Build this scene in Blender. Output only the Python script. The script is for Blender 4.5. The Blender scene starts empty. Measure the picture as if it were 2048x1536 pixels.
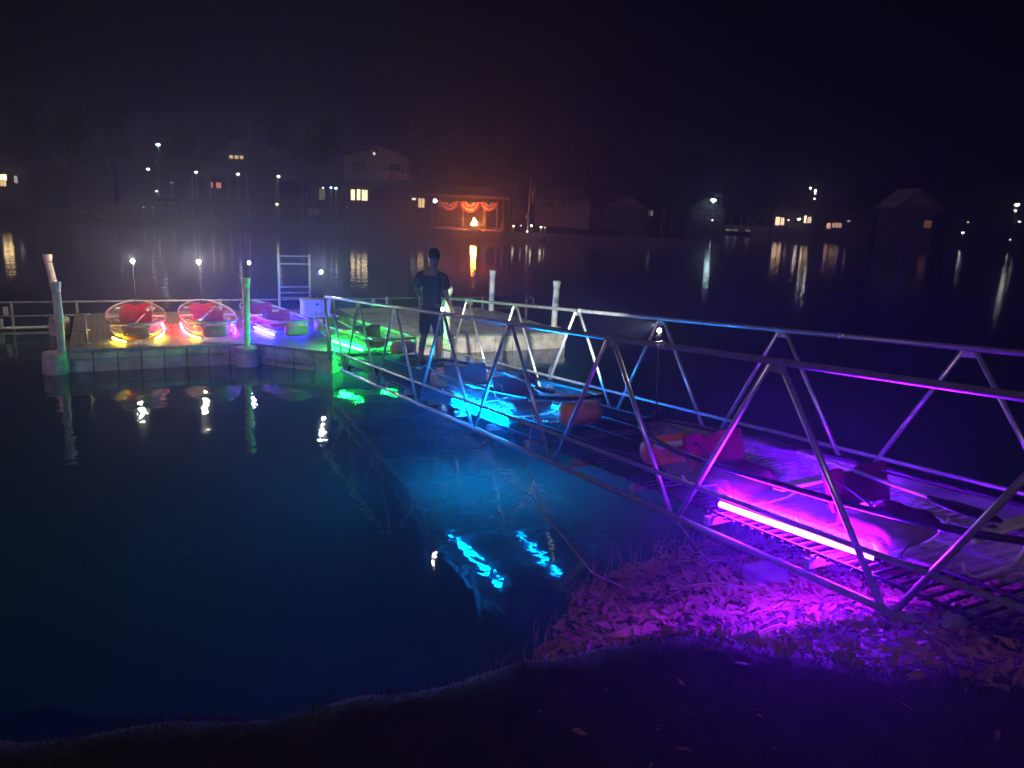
import bpy, math, random
from math import sin, cos, pi, radians, sqrt
from mathutils import Vector, Matrix, noise

random.seed(7)
SC = bpy.context.scene
COL = SC.collection

# ------------------------------------------------------------------ camera
F_PX, PITCH, ROLL, CAM_H = 1533.0, 0.225, 0.047, 3.25
cam_d = bpy.data.cameras.new('camera')
cam = bpy.data.objects.new('camera', cam_d)
COL.objects.link(cam)
fw = Vector((0, cos(PITCH), -sin(PITCH)))
rt = Vector((1, 0, 0))
up = rt.cross(fw)
rt2 = cos(ROLL) * rt + sin(ROLL) * up
up2 = -sin(ROLL) * rt + cos(ROLL) * up
m = Matrix((rt2, up2, -fw)).transposed().to_4x4()
m.translation = Vector((0, 0, CAM_H))
cam.matrix_world = m
cam_d.sensor_width = 36.0
cam_d.lens = 36.0 * F_PX / 2048.0
cam_d.clip_start = 0.05
cam_d.clip_end = 2000
SC.camera = cam
CAM = Vector((0, 0, CAM_H))

# ------------------------------------------------------------------ world, moon, exposure
w = bpy.data.worlds.new('World')
SC.world = w
w.use_nodes = True
nt = w.node_tree
nt.nodes.clear()
out = nt.nodes.new('ShaderNodeOutputWorld')
bg = nt.nodes.new('ShaderNodeBackground')
sky = nt.nodes.new('ShaderNodeTexSky')
sky.sky_type = 'NISHITA'
sky.sun_disc = False
MOON_EL, MOON_AZ = radians(32), radians(205)
sky.sun_elevation = MOON_EL
sky.sun_rotation = MOON_AZ
bg.inputs[1].default_value = 0.00008
nt.links.new(sky.outputs[0], bg.inputs[0])
nt.links.new(bg.outputs[0], out.inputs[0])

ld = bpy.data.lights.new('moon', 'SUN')
ld.energy = 0.7
ld.angle = radians(0.5)
ld.color = (1.0, 0.70, 0.72)
moon = bpy.data.objects.new('moon', ld)
COL.objects.link(moon)
# light arrives from behind and left of the camera
mdir = Vector((sin(MOON_AZ) * cos(MOON_EL), cos(MOON_AZ) * cos(MOON_EL), sin(MOON_EL)))
moon.rotation_euler = mdir.to_track_quat('Z', 'Y').to_euler()

SC.view_settings.view_transform = 'Standard'
SC.view_settings.look = 'None'
SC.view_settings.exposure = -0.5
SC.view_settings.gamma = 1
cy = SC.cycles
cy.use_denoising = True
cy.max_bounces = 6
cy.diffuse_bounces = 2
cy.glossy_bounces = 3
cy.transmission_bounces = 3
cy.transparent_max_bounces = 24
cy.volume_bounces = 0
cy.sample_clamp_indirect = 4.0
cy.caustics_reflective = False
cy.caustics_refractive = False

# ------------------------------------------------------------------ naming helpers
def tag(o, label=None, cat=None, group=None, kind=None):
    if label: o['label'] = label
    if cat: o['category'] = cat
    if group: o['group'] = group
    if kind: o['kind'] = kind
    return o


def empty(name, label, cat, loc=(0, 0, 0), rz=0.0, group=None, basis=None):
    o = bpy.data.objects.new(name, None)
    o.empty_display_size = 0.1
    COL.objects.link(o)
    if basis is not None:
        mm = basis.to_4x4()
        mm.translation = Vector(loc)
        o.matrix_world = mm
    else:
        o.location = loc
        o.rotation_euler = (0, 0, rz)
    return tag(o, label, cat, group)


# ------------------------------------------------------------------ materials
def nodes_of(m):
    m.use_nodes = True
    return m.node_tree


def mat(name, col, rough=0.6, metal=0.0, var=0.0, scale=8.0, bump=0.0, spec=0.5, col2=None):
    m = bpy.data.materials.new(name)
    t = nodes_of(m)
    p = t.nodes['Principled BSDF']
    p.inputs['Base Color'].default_value = (*col, 1)
    p.inputs['Roughness'].default_value = rough
    p.inputs['Metallic'].default_value = metal
    p.inputs['Specular IOR Level'].default_value = spec
    if var > 0 or bump > 0:
        tc = t.nodes.new('ShaderNodeTexCoord')
        n = t.nodes.new('ShaderNodeTexNoise')
        n.inputs['Scale'].default_value = scale
        n.inputs['Detail'].default_value = 6
        t.links.new(tc.outputs['Object'], n.inputs['Vector'])
        if var > 0:
            mx = t.nodes.new('ShaderNodeMixRGB')
            c2 = col2 or tuple(c * (1 - var) for c in col)
            mx.inputs[1].default_value = (*c2, 1)
            mx.inputs[2].default_value = (*col, 1)
            r = t.nodes.new('ShaderNodeValToRGB')
            r.color_ramp.elements[0].position = 0.35
            r.color_ramp.elements[1].position = 0.62
            t.links.new(n.outputs[0], r.inputs[0])
            t.links.new(r.outputs[0], mx.inputs[0])
            t.links.new(mx.outputs[0], p.inputs['Base Color'])
        if bump > 0:
            b = t.nodes.new('ShaderNodeBump')
            b.inputs['Strength'].default_value = bump
            b.inputs['Distance'].default_value = 0.02
            t.links.new(n.outputs[0], b.inputs['Height'])
            t.links.new(b.outputs[0], p.inputs['Normal'])
    return m


EM = {}
def emit(col, strength):
    key = (col, strength)
    if key not in EM:
        m = bpy.data.materials.new('lit')
        t = nodes_of(m)
        t.nodes.remove(t.nodes['Principled BSDF'])
        e = t.nodes.new('ShaderNodeEmission')
        e.inputs[0].default_value = (*col, 1)
        e.inputs[1].default_value = strength
        t.links.new(e.outputs[0], t.nodes['Material Output'].inputs[0])
        EM[key] = m
    return EM[key]


def clear_mat(name, col, fac, rough=0.12):
    m = bpy.data.materials.new(name)
    t = nodes_of(m)
    p = t.nodes['Principled BSDF']
    p.inputs['Base Color'].default_value = (*col, 1)
    p.inputs['Roughness'].default_value = rough
    tr = t.nodes.new('ShaderNodeBsdfTransparent')
    mx = t.nodes.new('ShaderNodeMixShader')
    # scuffed polycarbonate: the scratches scatter a little more light
    tc = t.nodes.new('ShaderNodeTexCoord')
    n = t.nodes.new('ShaderNodeTexNoise')
    n.inputs['Scale'].default_value = 9
    n.inputs['Detail'].default_value = 8
    mr = t.nodes.new('ShaderNodeMapRange')
    mr.inputs[1].default_value = 0.35
    mr.inputs[2].default_value = 0.7
    mr.inputs[3].default_value = fac * 0.6
    mr.inputs[4].default_value = fac * 1.5
    t.links.new(tc.outputs['Object'], n.inputs['Vector'])
    t.links.new(n.outputs[0], mr.inputs[0])
    t.links.new(mr.outputs[0], mx.inputs[0])
    t.links.new(tr.outputs[0], mx.inputs[1])
    t.links.new(p.outputs[0], mx.inputs[2])
    t.links.new(mx.outputs[0], t.nodes['Material Output'].inputs[0])
    return m


M = {
    'alu': mat('aluminium', (0.50, 0.51, 0.54), 0.32, 0.75, 0.25, 14, 0.12),
    'alu_dull': mat('dull_aluminium', (0.45, 0.46, 0.48), 0.5, 0.5, 0.4, 9, 0.15),
    'grate': mat('grating', (0.03, 0.03, 0.032), 0.6, 0.3, 0.3, 20),
    'pvc': mat('white_pipe', (0.74, 0.73, 0.68), 0.45, 0, 0.22, 5, 0.08),
    'black': mat('black_rubber', (0.02, 0.02, 0.022), 0.35, 0, 0.3, 20),
    'rubber': mat('dark_strap', (0.05, 0.05, 0.055), 0.5),
    'seat': mat('red_fabric', (0.26, 0.012, 0.010), 0.75, 0, 0.35, 12, 0.3),
    'seat_dimmed': mat('dimmed_red_fabric', (0.13, 0.012, 0.012), 0.75, 0, 0.35, 12, 0.3),  # same red seats, with the dimness on the gangway put into the colour
    'bag': mat('orange_bag', (0.75, 0.22, 0.04), 0.5, 0, 0.3, 10, 0.2),
    'thwart': mat('clear_thwart', (0.65, 0.66, 0.66), 0.35, 0, 0.15, 12),
    'steel': mat('galvanised', (0.4, 0.41, 0.43), 0.45, 0.7, 0.35, 12, 0.1),
    'wood': mat('weathered_wood', (0.16, 0.11, 0.07), 0.85, 0, 0.5, 10, 0.5),
    'bark': mat('bark', (0.10, 0.07, 0.05), 0.95, 0, 0.5, 8, 0.8),
    'rope': mat('rope', (0.35, 0.30, 0.22), 0.9, 0, 0.4, 40, 0.5),
    'stone': mat('stone', (0.18, 0.17, 0.16), 0.85, 0, 0.4, 7, 0.6),
    'chest': mat('grey_plastic', (0.42, 0.42, 0.43), 0.5, 0, 0.1, 6),
    'green': mat('green_plastic', (0.03, 0.42, 0.10), 0.4, 0, 0.2, 10),
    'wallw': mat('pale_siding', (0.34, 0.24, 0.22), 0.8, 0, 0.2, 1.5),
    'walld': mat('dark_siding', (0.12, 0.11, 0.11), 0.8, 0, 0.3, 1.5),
    'roof': mat('shingles', (0.06, 0.055, 0.055), 0.9, 0, 0.4, 3),
    'trim': mat('white_trim', (0.5, 0.47, 0.44), 0.6, 0, 0.1, 4),
    'shade': mat('dark_pane', (0.02, 0.02, 0.025), 0.2),
    'red': mat('red_cloth', (0.5, 0.03, 0.03), 0.8),
    'white': mat('white_cloth', (0.75, 0.72, 0.70), 0.8),
    'blue': mat('blue_cloth', (0.03, 0.05, 0.3), 0.8),
    'skin': mat('skin', (0.22, 0.125, 0.09), 0.55, 0, 0.1, 20),
    'hair': mat('hair', (0.015, 0.011, 0.009), 0.6, 0, 0.3, 60, 0.4),
    'shirt': mat('dark_shirt', (0.035, 0.035, 0.045), 0.85, 0, 0.3, 15, 0.3),
    'shorts': mat('dark_shorts', (0.025, 0.027, 0.035), 0.85, 0, 0.3, 15, 0.3),
    'shoe': mat('trainers', (0.05, 0.05, 0.055), 0.6, 0, 0.3, 30),
    'sole': mat('white_sole', (0.6, 0.6, 0.58), 0.6),
    'leafd': mat('foliage', (0.05, 0.075, 0.035), 0.8, 0, 0.5, 0.6),
    'leafl': mat('light_foliage', (0.10, 0.11, 0.06), 0.8, 0, 0.4, 0.8),
    'rim': mat('lightened_rim', (0.34, 0.34, 0.35), 0.25),  # black gunwale lightened to grey so the strip colours glow on it
    'hull_sheer': clear_mat('sheerer_clear_hull', (0.62, 0.66, 0.68), 0.11),  # same hull made more see-through to tone down the strip's glow
    'hull': clear_mat('clear_hull', (0.62, 0.66, 0.68), 0.20),
    'litter': mat('leaf_litter', (0.28, 0.13, 0.09), 0.75, 0, 0.6, 1.7),
    'reed': mat('dry_reed', (0.42, 0.24, 0.15), 0.8, 0, 0.4, 3),
    'black_metal': mat('black_metal', (0.03, 0.03, 0.035), 0.5, 0.5),
}


def deck_mat(name, col, pitch_y, pitch_x, gap):
    """moulded dock plastic: grooves every pitch_y (and pitch_x) metres, stains"""
    m = bpy.data.materials.new(name)
    t = nodes_of(m)
    p = t.nodes['Principled BSDF']
    p.inputs['Roughness'].default_value = 0.6
    tc = t.nodes.new('ShaderNodeTexCoord')
    sx = t.nodes.new('ShaderNodeSeparateXYZ')
    t.links.new(tc.outputs['Object'], sx.inputs[0])
    def groove(axis, pitch):
        a = t.nodes.new('ShaderNodeMath'); a.operation = 'DIVIDE'; a.inputs[1].default_value = pitch
        t.links.new(sx.outputs[axis], a.inputs[0])
        b = t.nodes.new('ShaderNodeMath'); b.operation = 'FRACT'
        t.links.new(a.outputs[0], b.inputs[0])
        c = t.nodes.new('ShaderNodeMath'); c.operation = 'GREATER_THAN'; c.inputs[1].default_value = gap
        t.links.new(b.outputs[0], c.inputs[0])
        return c
    g = groove(1, pitch_y)
    if pitch_x:
        g2 = groove(0, pitch_x)
        mm = t.nodes.new('ShaderNodeMath'); mm.operation = 'MULTIPLY'
        t.links.new(g.outputs[0], mm.inputs[0]); t.links.new(g2.outputs[0], mm.inputs[1])
        g = mm
    n = t.nodes.new('ShaderNodeTexNoise'); n.inputs['Scale'].default_value = 2.2; n.inputs['Detail'].default_value = 8
    t.links.new(tc.outputs['Object'], n.inputs['Vector'])
    r = t.nodes.new('ShaderNodeValToRGB')
    r.color_ramp.elements[0].position = 0.35; r.color_ramp.elements[0].color = (*[c * 0.55 for c in col], 1)
    r.color_ramp.elements[1].position = 0.6; r.color_ramp.elements[1].color = (*col, 1)
    t.links.new(n.outputs[0], r.inputs[0])
    mx = t.nodes.new('ShaderNodeMixRGB')
    mx.inputs[1].default_value = (*[c * 0.35 for c in col], 1)
    t.links.new(g.outputs[0], mx.inputs[0]); t.links.new(r.outputs[0], mx.inputs[2])
    t.links.new(mx.outputs[0], p.inputs['Base Color'])
    b = t.nodes.new('ShaderNodeBump'); b.inputs['Strength'].default_value = 0.6; b.inputs['Distance'].default_value = 0.01
    t.links.new(g.outputs[0], b.inputs['Height']); t.links.new(b.outputs[0], p.inputs['Normal'])
    return m


M['deck_plank'] = deck_mat('plank_deck', (0.55, 0.52, 0.43), 0.14, None, 0.16)
M['deck_grid'] = deck_mat('grid_deck', (0.14, 0.12, 0.10), 0.10, 0.10, 0.22)
M['float'] = mat('float_block', (0.72, 0.64, 0.60), 0.6, 0, 0.45, 3.0, 0.25, 0.4, (0.38, 0.32, 0.29))


def water_mat():
    m = bpy.data.materials.new('water')
    t = nodes_of(m)
    p = t.nodes['Principled BSDF']
    p.inputs['Base Color'].default_value = (0.007, 0.054, 0.042, 1)
    p.inputs['Roughness'].default_value = 0.04
    p.inputs['IOR'].default_value = 1.33
    geo = t.nodes.new('ShaderNodeNewGeometry')
    hs = []
    for scl, st, dist in ((1.3, 0.3, 0.035), (5.0, 0.22, 0.010), (17.0, 0.10, 0.003)):
        n = t.nodes.new('ShaderNodeTexNoise')
        n.inputs['Scale'].default_value = scl
        n.inputs['Detail'].default_value = 3
        n.inputs['Distortion'].default_value = 0.6
        t.links.new(geo.outputs['Position'], n.inputs['Vector'])
        b = t.nodes.new('ShaderNodeBump')
        b.inputs['Strength'].default_value = st
        b.inputs['Distance'].default_value = dist
        t.links.new(n.outputs[0], b.inputs['Height'])
        if hs: t.links.new(hs[-1].outputs[0], b.inputs['Normal'])
        hs.append(b)
    t.links.new(hs[-1].outputs[0], p.inputs['Normal'])
    return m


M['water'] = water_mat()


def ground_mat():
    m = bpy.data.materials.new('soil')
    t = nodes_of(m)
    p = t.nodes['Principled BSDF']
    p.inputs['Roughness'].default_value = 0.9
    geo = t.nodes.new('ShaderNodeNewGeometry')
    n = t.nodes.new('ShaderNodeTexNoise'); n.inputs['Scale'].default_value = 6; n.inputs['Detail'].default_value = 10
    v = t.nodes.new('ShaderNodeTexVoronoi'); v.inputs['Scale'].default_value = 22
    t.links.new(geo.outputs['Position'], n.inputs['Vector']); t.links.new(geo.outputs['Position'], v.inputs['Vector'])
    r = t.nodes.new('ShaderNodeValToRGB')
    r.color_ramp.elements[0].position = 0.35; r.color_ramp.elements[0].color = (0.010, 0.006, 0.005, 1)
    r.color_ramp.elements[1].position = 0.7; r.color_ramp.elements[1].color = (0.035, 0.018, 0.013, 1)
    t.links.new(n.outputs[0], r.inputs[0]); t.links.new(r.outputs[0], p.inputs['Base Color'])
    b = t.nodes.new('ShaderNodeBump'); b.inputs['Strength'].default_value = 0.15; b.inputs['Distance'].default_value = 0.01
    t.links.new(v.outputs[0], b.inputs['Height'])
    b2 = t.nodes.new('ShaderNodeBump'); b2.inputs['Strength'].default_value = 0.6; b2.inputs['Distance'].default_value = 0.05
    t.links.new(n.outputs[0], b2.inputs['Height']); t.links.new(b.outputs[0], b2.inputs['Normal'])
    t.links.new(b2.outputs[0], p.inputs['Normal'])
    return m


M['soil'] = ground_mat()


# ------------------------------------------------------------------ mesh builder
class MB:
    def __init__(s):
        s.v, s.f, s.sm, s.mi, s.cur = [], [], [], [], 0

    def add(s, vs, fs, smooth=False):
        b = len(s.v)
        s.v += [tuple(v) for v in vs]
        s.f += [tuple(i + b for i in f) for f in fs]
        s.sm += [smooth] * len(fs)
        s.mi += [s.cur] * len(fs)
        return s

    def box(s, c, d, rot=None, bev=0.0):
        """centre, full sizes, optional rotation matrix; bev chamfers the vertical and top edges"""
        x, y, z = d[0] / 2, d[1] / 2, d[2] / 2
        R = rot or Matrix.Identity(3)
        c = Vector(c)
        if bev <= 0:
            vs = [Vector((i * x, j * y, k * z)) for k in (-1, 1) for i, j in ((-1, -1), (1, -1), (1, 1), (-1, 1))]
            fs = [(3, 2, 1, 0), (4, 5, 6, 7), (0, 1, 5, 4), (1, 2, 6, 5), (2, 3, 7, 6), (3, 0, 4, 7)]
        else:
            b = bev
            def ring(ix, iy, zz):
                return [Vector(q) for q in ((-ix + b, -iy, zz), (ix - b, -iy, zz), (ix, -iy + b, zz), (ix, iy - b, zz),
                                            (ix - b, iy, zz), (-ix + b, iy, zz), (-ix, iy - b, zz), (-ix, -iy + b, zz))]
            vs = ring(x - b * .6, y - b * .6, -z) + ring(x, y, -z + b) + ring(x, y, z - b) + ring(x - b * .6, y - b * .6, z)
            fs = [tuple(range(7, -1, -1)), tuple(range(24, 32))]
            for r in range(3):
                for i in range(8):
                    fs.append((r * 8 + i, r * 8 + (i + 1) % 8, r * 8 + 8 + (i + 1) % 8, r * 8 + 8 + i))
        return s.add([R @ v + c for v in vs], fs)

    def tube(s, pts, r, n=8, caps=True, smooth=True):
        pts = [Vector(p) for p in pts]
        rs = r if isinstance(r, (list, tuple)) else [r] * len(pts)
        rings = []
        prev = None
        for i, p in enumerate(pts):
            if i == 0: d = pts[1] - p
            elif i == len(pts) - 1: d = p - pts[i - 1]
            else: d = (pts[i + 1] - p).normalized() + (p - pts[i - 1]).normalized()
            d.normalize()
            if prev is None:
                a = d.orthogonal().normalized()
            else:
                a = prev - d * prev.dot(d)
                a = a.normalized() if a.length > 1e-6 else d.orthogonal().normalized()
            prev = a
            b = d.cross(a)
            rings.append([p + (a * cos(2 * pi * k / n) + b * sin(2 * pi * k / n)) * rs[i] for k in range(n)])
        vs = [v for rg in rings for v in rg]
        fs = [(i * n + k, i * n + (k + 1) % n, (i + 1) * n + (k + 1) % n, (i + 1) * n + k) for i in range(len(pts) - 1) for k in range(n)]
        s.add(vs, fs, smooth)
        if caps:
            b = len(s.v) - len(vs)
            s.f += [tuple(b + k for k in range(n - 1, -1, -1)), tuple(b + (len(pts) - 1) * n + k for k in range(n))]
            s.sm += [False, False]
            s.mi += [s.cur] * 2
        return s

    def loop(s, pts, r, n=8):
        """closed tube"""
        pts = [Vector(p) for p in pts]
        N = len(pts)
        b0 = len(s.v)
        vs = []
        for i, p in enumerate(pts):
            d = (pts[(i + 1) % N] - pts[i - 1]).normalized()
            a = Vector((0, 0, 1)); a = (a - d * a.dot(d)).normalized()
            b = d.cross(a)
            vs += [p + (a * cos(2 * pi * k / n) + b * sin(2 * pi * k / n)) * r for k in range(n)]
        fs = [(i * n + k, i * n + (k + 1) % n, ((i + 1) % N) * n + (k + 1) % n, ((i + 1) % N) * n + k) for i in range(N) for k in range(n)]
        return s.add(vs, fs, True)

    def lathe(s, c, prof, n=16, axis='Z'):
        c = Vector(c)
        vs = []
        for r, h in prof:
            for k in range(n):
                a = 2 * pi * k / n
                q = Vector((r * cos(a), r * sin(a), h))
                if axis == 'X': q = Vector((h, q.x, q.y))
                if axis == 'Y': q = Vector((q.y, h, q.x))
                vs.append(q + c)
        fs = [(i * n + k, i * n + (k + 1) % n, (i + 1) * n + (k + 1) % n, (i + 1) * n + k) for i in range(len(prof) - 1) for k in range(n)]
        fs += [tuple(range(n - 1, -1, -1)), tuple((len(prof) - 1) * n + k for k in range(n))]
        return s.add(vs, fs, True)

    def prism(s, poly, z0, z1):
        n = len(poly)
        vs = [(x, y, z0) for x, y in poly] + [(x, y, z1) for x, y in poly]
        fs = [tuple(range(n - 1, -1, -1)), tuple(range(n, 2 * n))] + [(i, (i + 1) % n, n + (i + 1) % n, n + i) for i in range(n)]
        return s.add(vs, fs)

    def prism_y(s, poly, y0, y1):
        """outline in x-z pulled along y"""
        n = len(poly)
        vs = [(x, y0, z) for x, z in poly] + [(x, y1, z) for x, z in poly]
        fs = [tuple(range(n)), tuple(range(2 * n - 1, n - 1, -1))] + [(i, n + i, n + (i + 1) % n, (i + 1) % n) for i in range(n)]
        return s.add(vs, fs)

    def build(s, name, material, parent=None):
        me = bpy.data.meshes.new(name)
        me.from_pydata(s.v, [], s.f)
        mats = material if isinstance(material, (list, tuple)) else [material]
        for mm in mats: me.materials.append(mm)
        me.polygons.foreach_set('use_smooth', s.sm)
        me.polygons.foreach_set('material_index', s.mi)
        me.update()
        o = bpy.data.objects.new(name, me)
        COL.objects.link(o)
        if parent is not None: o.parent = parent
        return o


def struct(name, mb, m, kind='structure'):
    return tag(mb.build(name, m), kind=kind)


def ray(x, y):
    return fw * F_PX + rt2 * (x - 1024) - up2 * (y - 768)


def at(x, y, Y):
    """world point at depth Y on the sight line of a photo pixel, used to survey the far shore"""
    d = ray(x, y)
    return CAM + d * (Y / d.y)


# ------------------------------------------------------------------ frames
G0 = Vector((-3.2965, 13.6962, 0.3184))          # foot of the gangway's near truss on the dock
GD = Vector((0.47155, -0.87780, 0.08426)).normalized()
GN = Vector((0.88094, 0.47324, 0)).normalized()
GU = GD.cross(GN).normalized()
GB = Matrix((GD, GN, GU)).transposed()
def gp(s_, n_, t_): return G0 + GD * s_ + GN * n_ + GU * t_
PAN, GW, GH = 1.746, 1.908, 1.22
DK_RZ = math.atan2(GN.y, GN.x)                    # dock frame: x along the front edge, y away from the shore
DE = Vector((-GN.y, GN.x, 0))
D0 = Vector((G0.x, G0.y, 0))
def dp(a, b, z=0.0): return D0 + GN * a + DE * b + Vector((0, 0, z))
DZ = 0.41

# ================================================================== SETTING
# water: finer near, reaching past the far shore
wb = MB()
wb.add([(-500, -30, 0), (500, -30, 0), (500, 600, 0), (-500, 600, 0)], [(0, 1, 2, 3)])
struct('water', wb, M['water'])

# near bank -----------------------------------------------------------
SHORE = [(-14, 2.6), (-8, 2.9), (-3, 3.3), (-1.2, 3.7), (-0.2, 4.5), (0.35, 5.3), (0.75, 6.3), (2.0, 7.3), (3.6, 7.9), (7, 8.6), (16, 9.5)]
def shore_y(x):
    if x <= SHORE[0][0]: return SHORE[0][1]
    for (x0, y0), (x1, y1) in zip(SHORE, SHORE[1:]):
        if x <= x1: return y0 + (y1 - y0) * (x - x0) / (x1 - x0)
    return SHORE[-1][1]
LIP = [(-14, 1.9), (-1.6, 2.1), (-.85, 2.3), (-.35, 2.44), (0, 2.66), (.4, 2.82), (.88, 2.9), (1.2, 2.78), (1.7, 2.62), (2.4, 2.45), (16, 2.2)]
def lip_y(x):
    for (x0, y0), (x1, y1) in zip(LIP, LIP[1:]):
        if x <= x1: return y0 + (y1 - y0) * (x - x0) / (x1 - x0)
    return LIP[-1][1]
def ground_z(x, y):
    z = base_z_(x, y)
    e = y - lip_y(x) + .06 * noise.noise(Vector((x * 3, 0, 5)))
    if e < .75:
        f = min(1, max(0, (.75 - e) / .75)); f = f * f * (3 - 2 * f)
        z = z + (1.5 + .03 * noise.noise(Vector((x * 4, y * 4, 2))) - z) * f
    return z
def base_z_(x, y):
    d = shore_y(x) - y
    d += 0.25 * noise.noise(Vector((x * 0.7, y * 0.7, 3)))
    if d < 0: z = d * 0.35
    else: z = 0.19 * d + 0.035 * d * d * (1 if d < 4 else 4 / d)
    z = min(z, 1.75)
    return z + 0.035 * noise.noise(Vector((x * 2.3, y * 2.3, 0))) + 0.02 * noise.noise(Vector((x * 6, y * 6, 9)))
gb = MB()
nx, ny = 200, 170
xs = [-14 + 30 * i / nx for i in range(nx + 1)]
ys = [-8 + 19 * j / ny for j in range(ny + 1)]
vs = [(x, y, ground_z(x, y)) for y in ys for x in xs]
fs = [(j * (nx + 1) + i, j * (nx + 1) + i + 1, (j + 1) * (nx + 1) + i + 1, (j + 1) * (nx + 1) + i) for j in range(ny) for i in range(nx)]
gb.add(vs, fs, True)
struct('ground', gb, M['soil'])

# far bank: shoreline nearer on the left (about 85 m), farther on the right (about 170 m)
FSH = [(-260, 84), (-62, 84), (-30, 86), (-12, 86), (3, 85), (9, 92), (16, 118), (30, 160), (60, 172), (130, 176), (300, 150)]
fb = MB()
vs, fs = [], []
for i, (x, y) in enumerate(FSH):
    for k, (dy, z) in enumerate(((0, -0.6), (0.3, 0.55), (6, 0.8), (40, 2.0), (110, 12), (240, 20), (420, 22))):
        vs.append((x * (1 + dy / 500), y + dy, z + (3.5 * noise.noise(Vector((x * 0.02, dy * 0.02, 0))) if dy > 50 else 0)))
for i in range(len(FSH) - 1):
    for k in range(6):
        fs.append((i * 7 + k, (i + 1) * 7 + k, (i + 1) * 7 + k + 1, i * 7 + k + 1))
fb.add(vs, fs, True)
struct('far_bank', fb, M['soil'])

# ================================================================== FLOATING DOCK
dock = empty('floating_dock', 'pale plastic floating dock carrying the glowing clear kayaks, made of moulded float blocks', 'dock', D0, DK_RZ)
A0, A1, B0, B1 = -4.25, 6.25, 2.0, 6.7
top = MB()
top.prism([(A0 + .03, B0 + .02), (-1.0, B0 + .02), (0.2, 0.72), (1.72, 0.72), (1.85, B0 + .02), (1.9, B1), (A0 + .03, B1)], DZ - 0.05, DZ)
top.build('deck_grid', M['deck_grid'], dock)
t2 = MB()
t2.prism([(1.902, B0 + .02), (A1 - .03, B0 + .02), (A1 - .03, B1 - 1.2), (A1 - .9, B1), (1.902, B1)], DZ - 0.05, DZ)
t2.build('deck_planks', M['deck_plank'], dock)

def float_block(a0, a1, b, depth=0.5, z0=-0.15, z1=None):
    z1 = DZ - 0.052 if z1 is None else z1
    mb = MB()
    wdt = a1 - a0 - 0.012
    ca = (a0 + a1) / 2
    mb.box((ca, b + depth / 2, (z0 + z1) / 2), (wdt, depth, z1 - z0), bev=0.018)
    # upper lip and the two vertical ribs moulded in the face
    mb.box((ca, b - 0.006, z1 - 0.065), (wdt - 0.004, 0.05, 0.12), bev=0.012)
    for q in (-0.3, 0.3):
        mb.box((ca + q * wdt, b - 0.002, z1 - 0.22), (0.018, 0.02, 0.2))
    return mb.build('float_block', M['float'], dock)
n = 8
for i in range(n):
    float_block(A0 + (i) * (3.15 / n), A0 + (i + 1) * (3.15 / n), B0 + random.uniform(-.006, .006))
for i in range(9):
    float_block(1.9 + i * (A1 - 1.9) / 9, 1.9 + (i + 1) * (A1 - 1.9) / 9, B0 + random.uniform(-.006, .006))
# slanting edge towards the gangway: four blocks
p0, p1 = Vector((-1.0, B0)), Vector((0.2, 0.7))
dv = (p1 - p0).normalized(); nv = Vector((-dv.y, dv.x)); ln = (p1 - p0).length
for i in range(4):
    mb = MB()
    c = p0 + dv * ln * (i + .5) / 4 + nv * 0.2
    R = Matrix.Rotation(math.atan2(dv.y, dv.x), 3, 'Z')
    mb.box((c.x, c.y, 0.1), (ln / 4 - .012, .4, 0.5), R, bev=.018)
    q = c - nv * 0.205
    mb.box((q.x, q.y, 0.30), (ln / 4 - .02, .03, 0.09), R, bev=.008)
    mb.build('float_block', M['float'], dock)
# side and rear blocks
for sgn, a in ((-1, A0), (1, A1)):
    for i in range(8):
        b0 = B0 + .52 + i * 0.5
        if b0 + .5 > B1 - (1.2 if sgn > 0 else 0): break
        MB().box((a - sgn * 0.2, b0 + 0.25, 0.1), (0.4, 0.488, 0.5), bev=.018).build('float_block', M['float'], dock)
for i in range(20):
    a0 = A0 + .42 + i * .5
    if a0 + .5 > A1 - 1.0: break
    MB().box((a0 + .25, B1 - .25, 0.1), (.488, .48, .5), bev=.018).build('float_block', M['float'], dock)
# rub rails of aluminium along the edges
tr = MB()
tr.box(((A0 - 1.0) / 2, B0 - .028, DZ - .012), (3.2, .035, .045))
tr.build('edge_trim', M['alu_dull'], dock)
tr = MB()
tr.box(((1.9 + A1) / 2, B0 - .028, DZ + .004), (4.5, .04, .05))
tr.build('edge_trim', M['alu'], dock)
tr = MB()
c = (p0 + p1) / 2 - nv * .03
tr.box((c.x, c.y, DZ - .01), (ln + .1, .035, .045), Matrix.Rotation(math.atan2(dv.y, dv.x), 3, 'Z'))
tr.box((c.x - nv.x * .2, c.y - nv.y * .2, DZ - .17), (ln * .75, .03, .03), Matrix.Rotation(math.atan2(dv.y, dv.x), 3, 'Z'))
tr.build('edge_trim', M['alu_dull'], dock)
# pile guides: rounded blocks that the piles run through
for (a, b) in ((-4.45, 2.02), (-1.2, 1.84), (3.0, 1.78), (6.1, 5.75), (6.42, 2.9), (-4.55, 6.3)):
    mb = MB()
    prof = [(.20, -.15), (.215, -.13), (.215, .26), (.20, .285), (.205, .29), (.205, .36), (.185, .385), (.075, .385)]
    mb.lathe((a, b, 0), prof, 14)
    mb.build('pile_guide', M['float'], dock)

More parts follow.
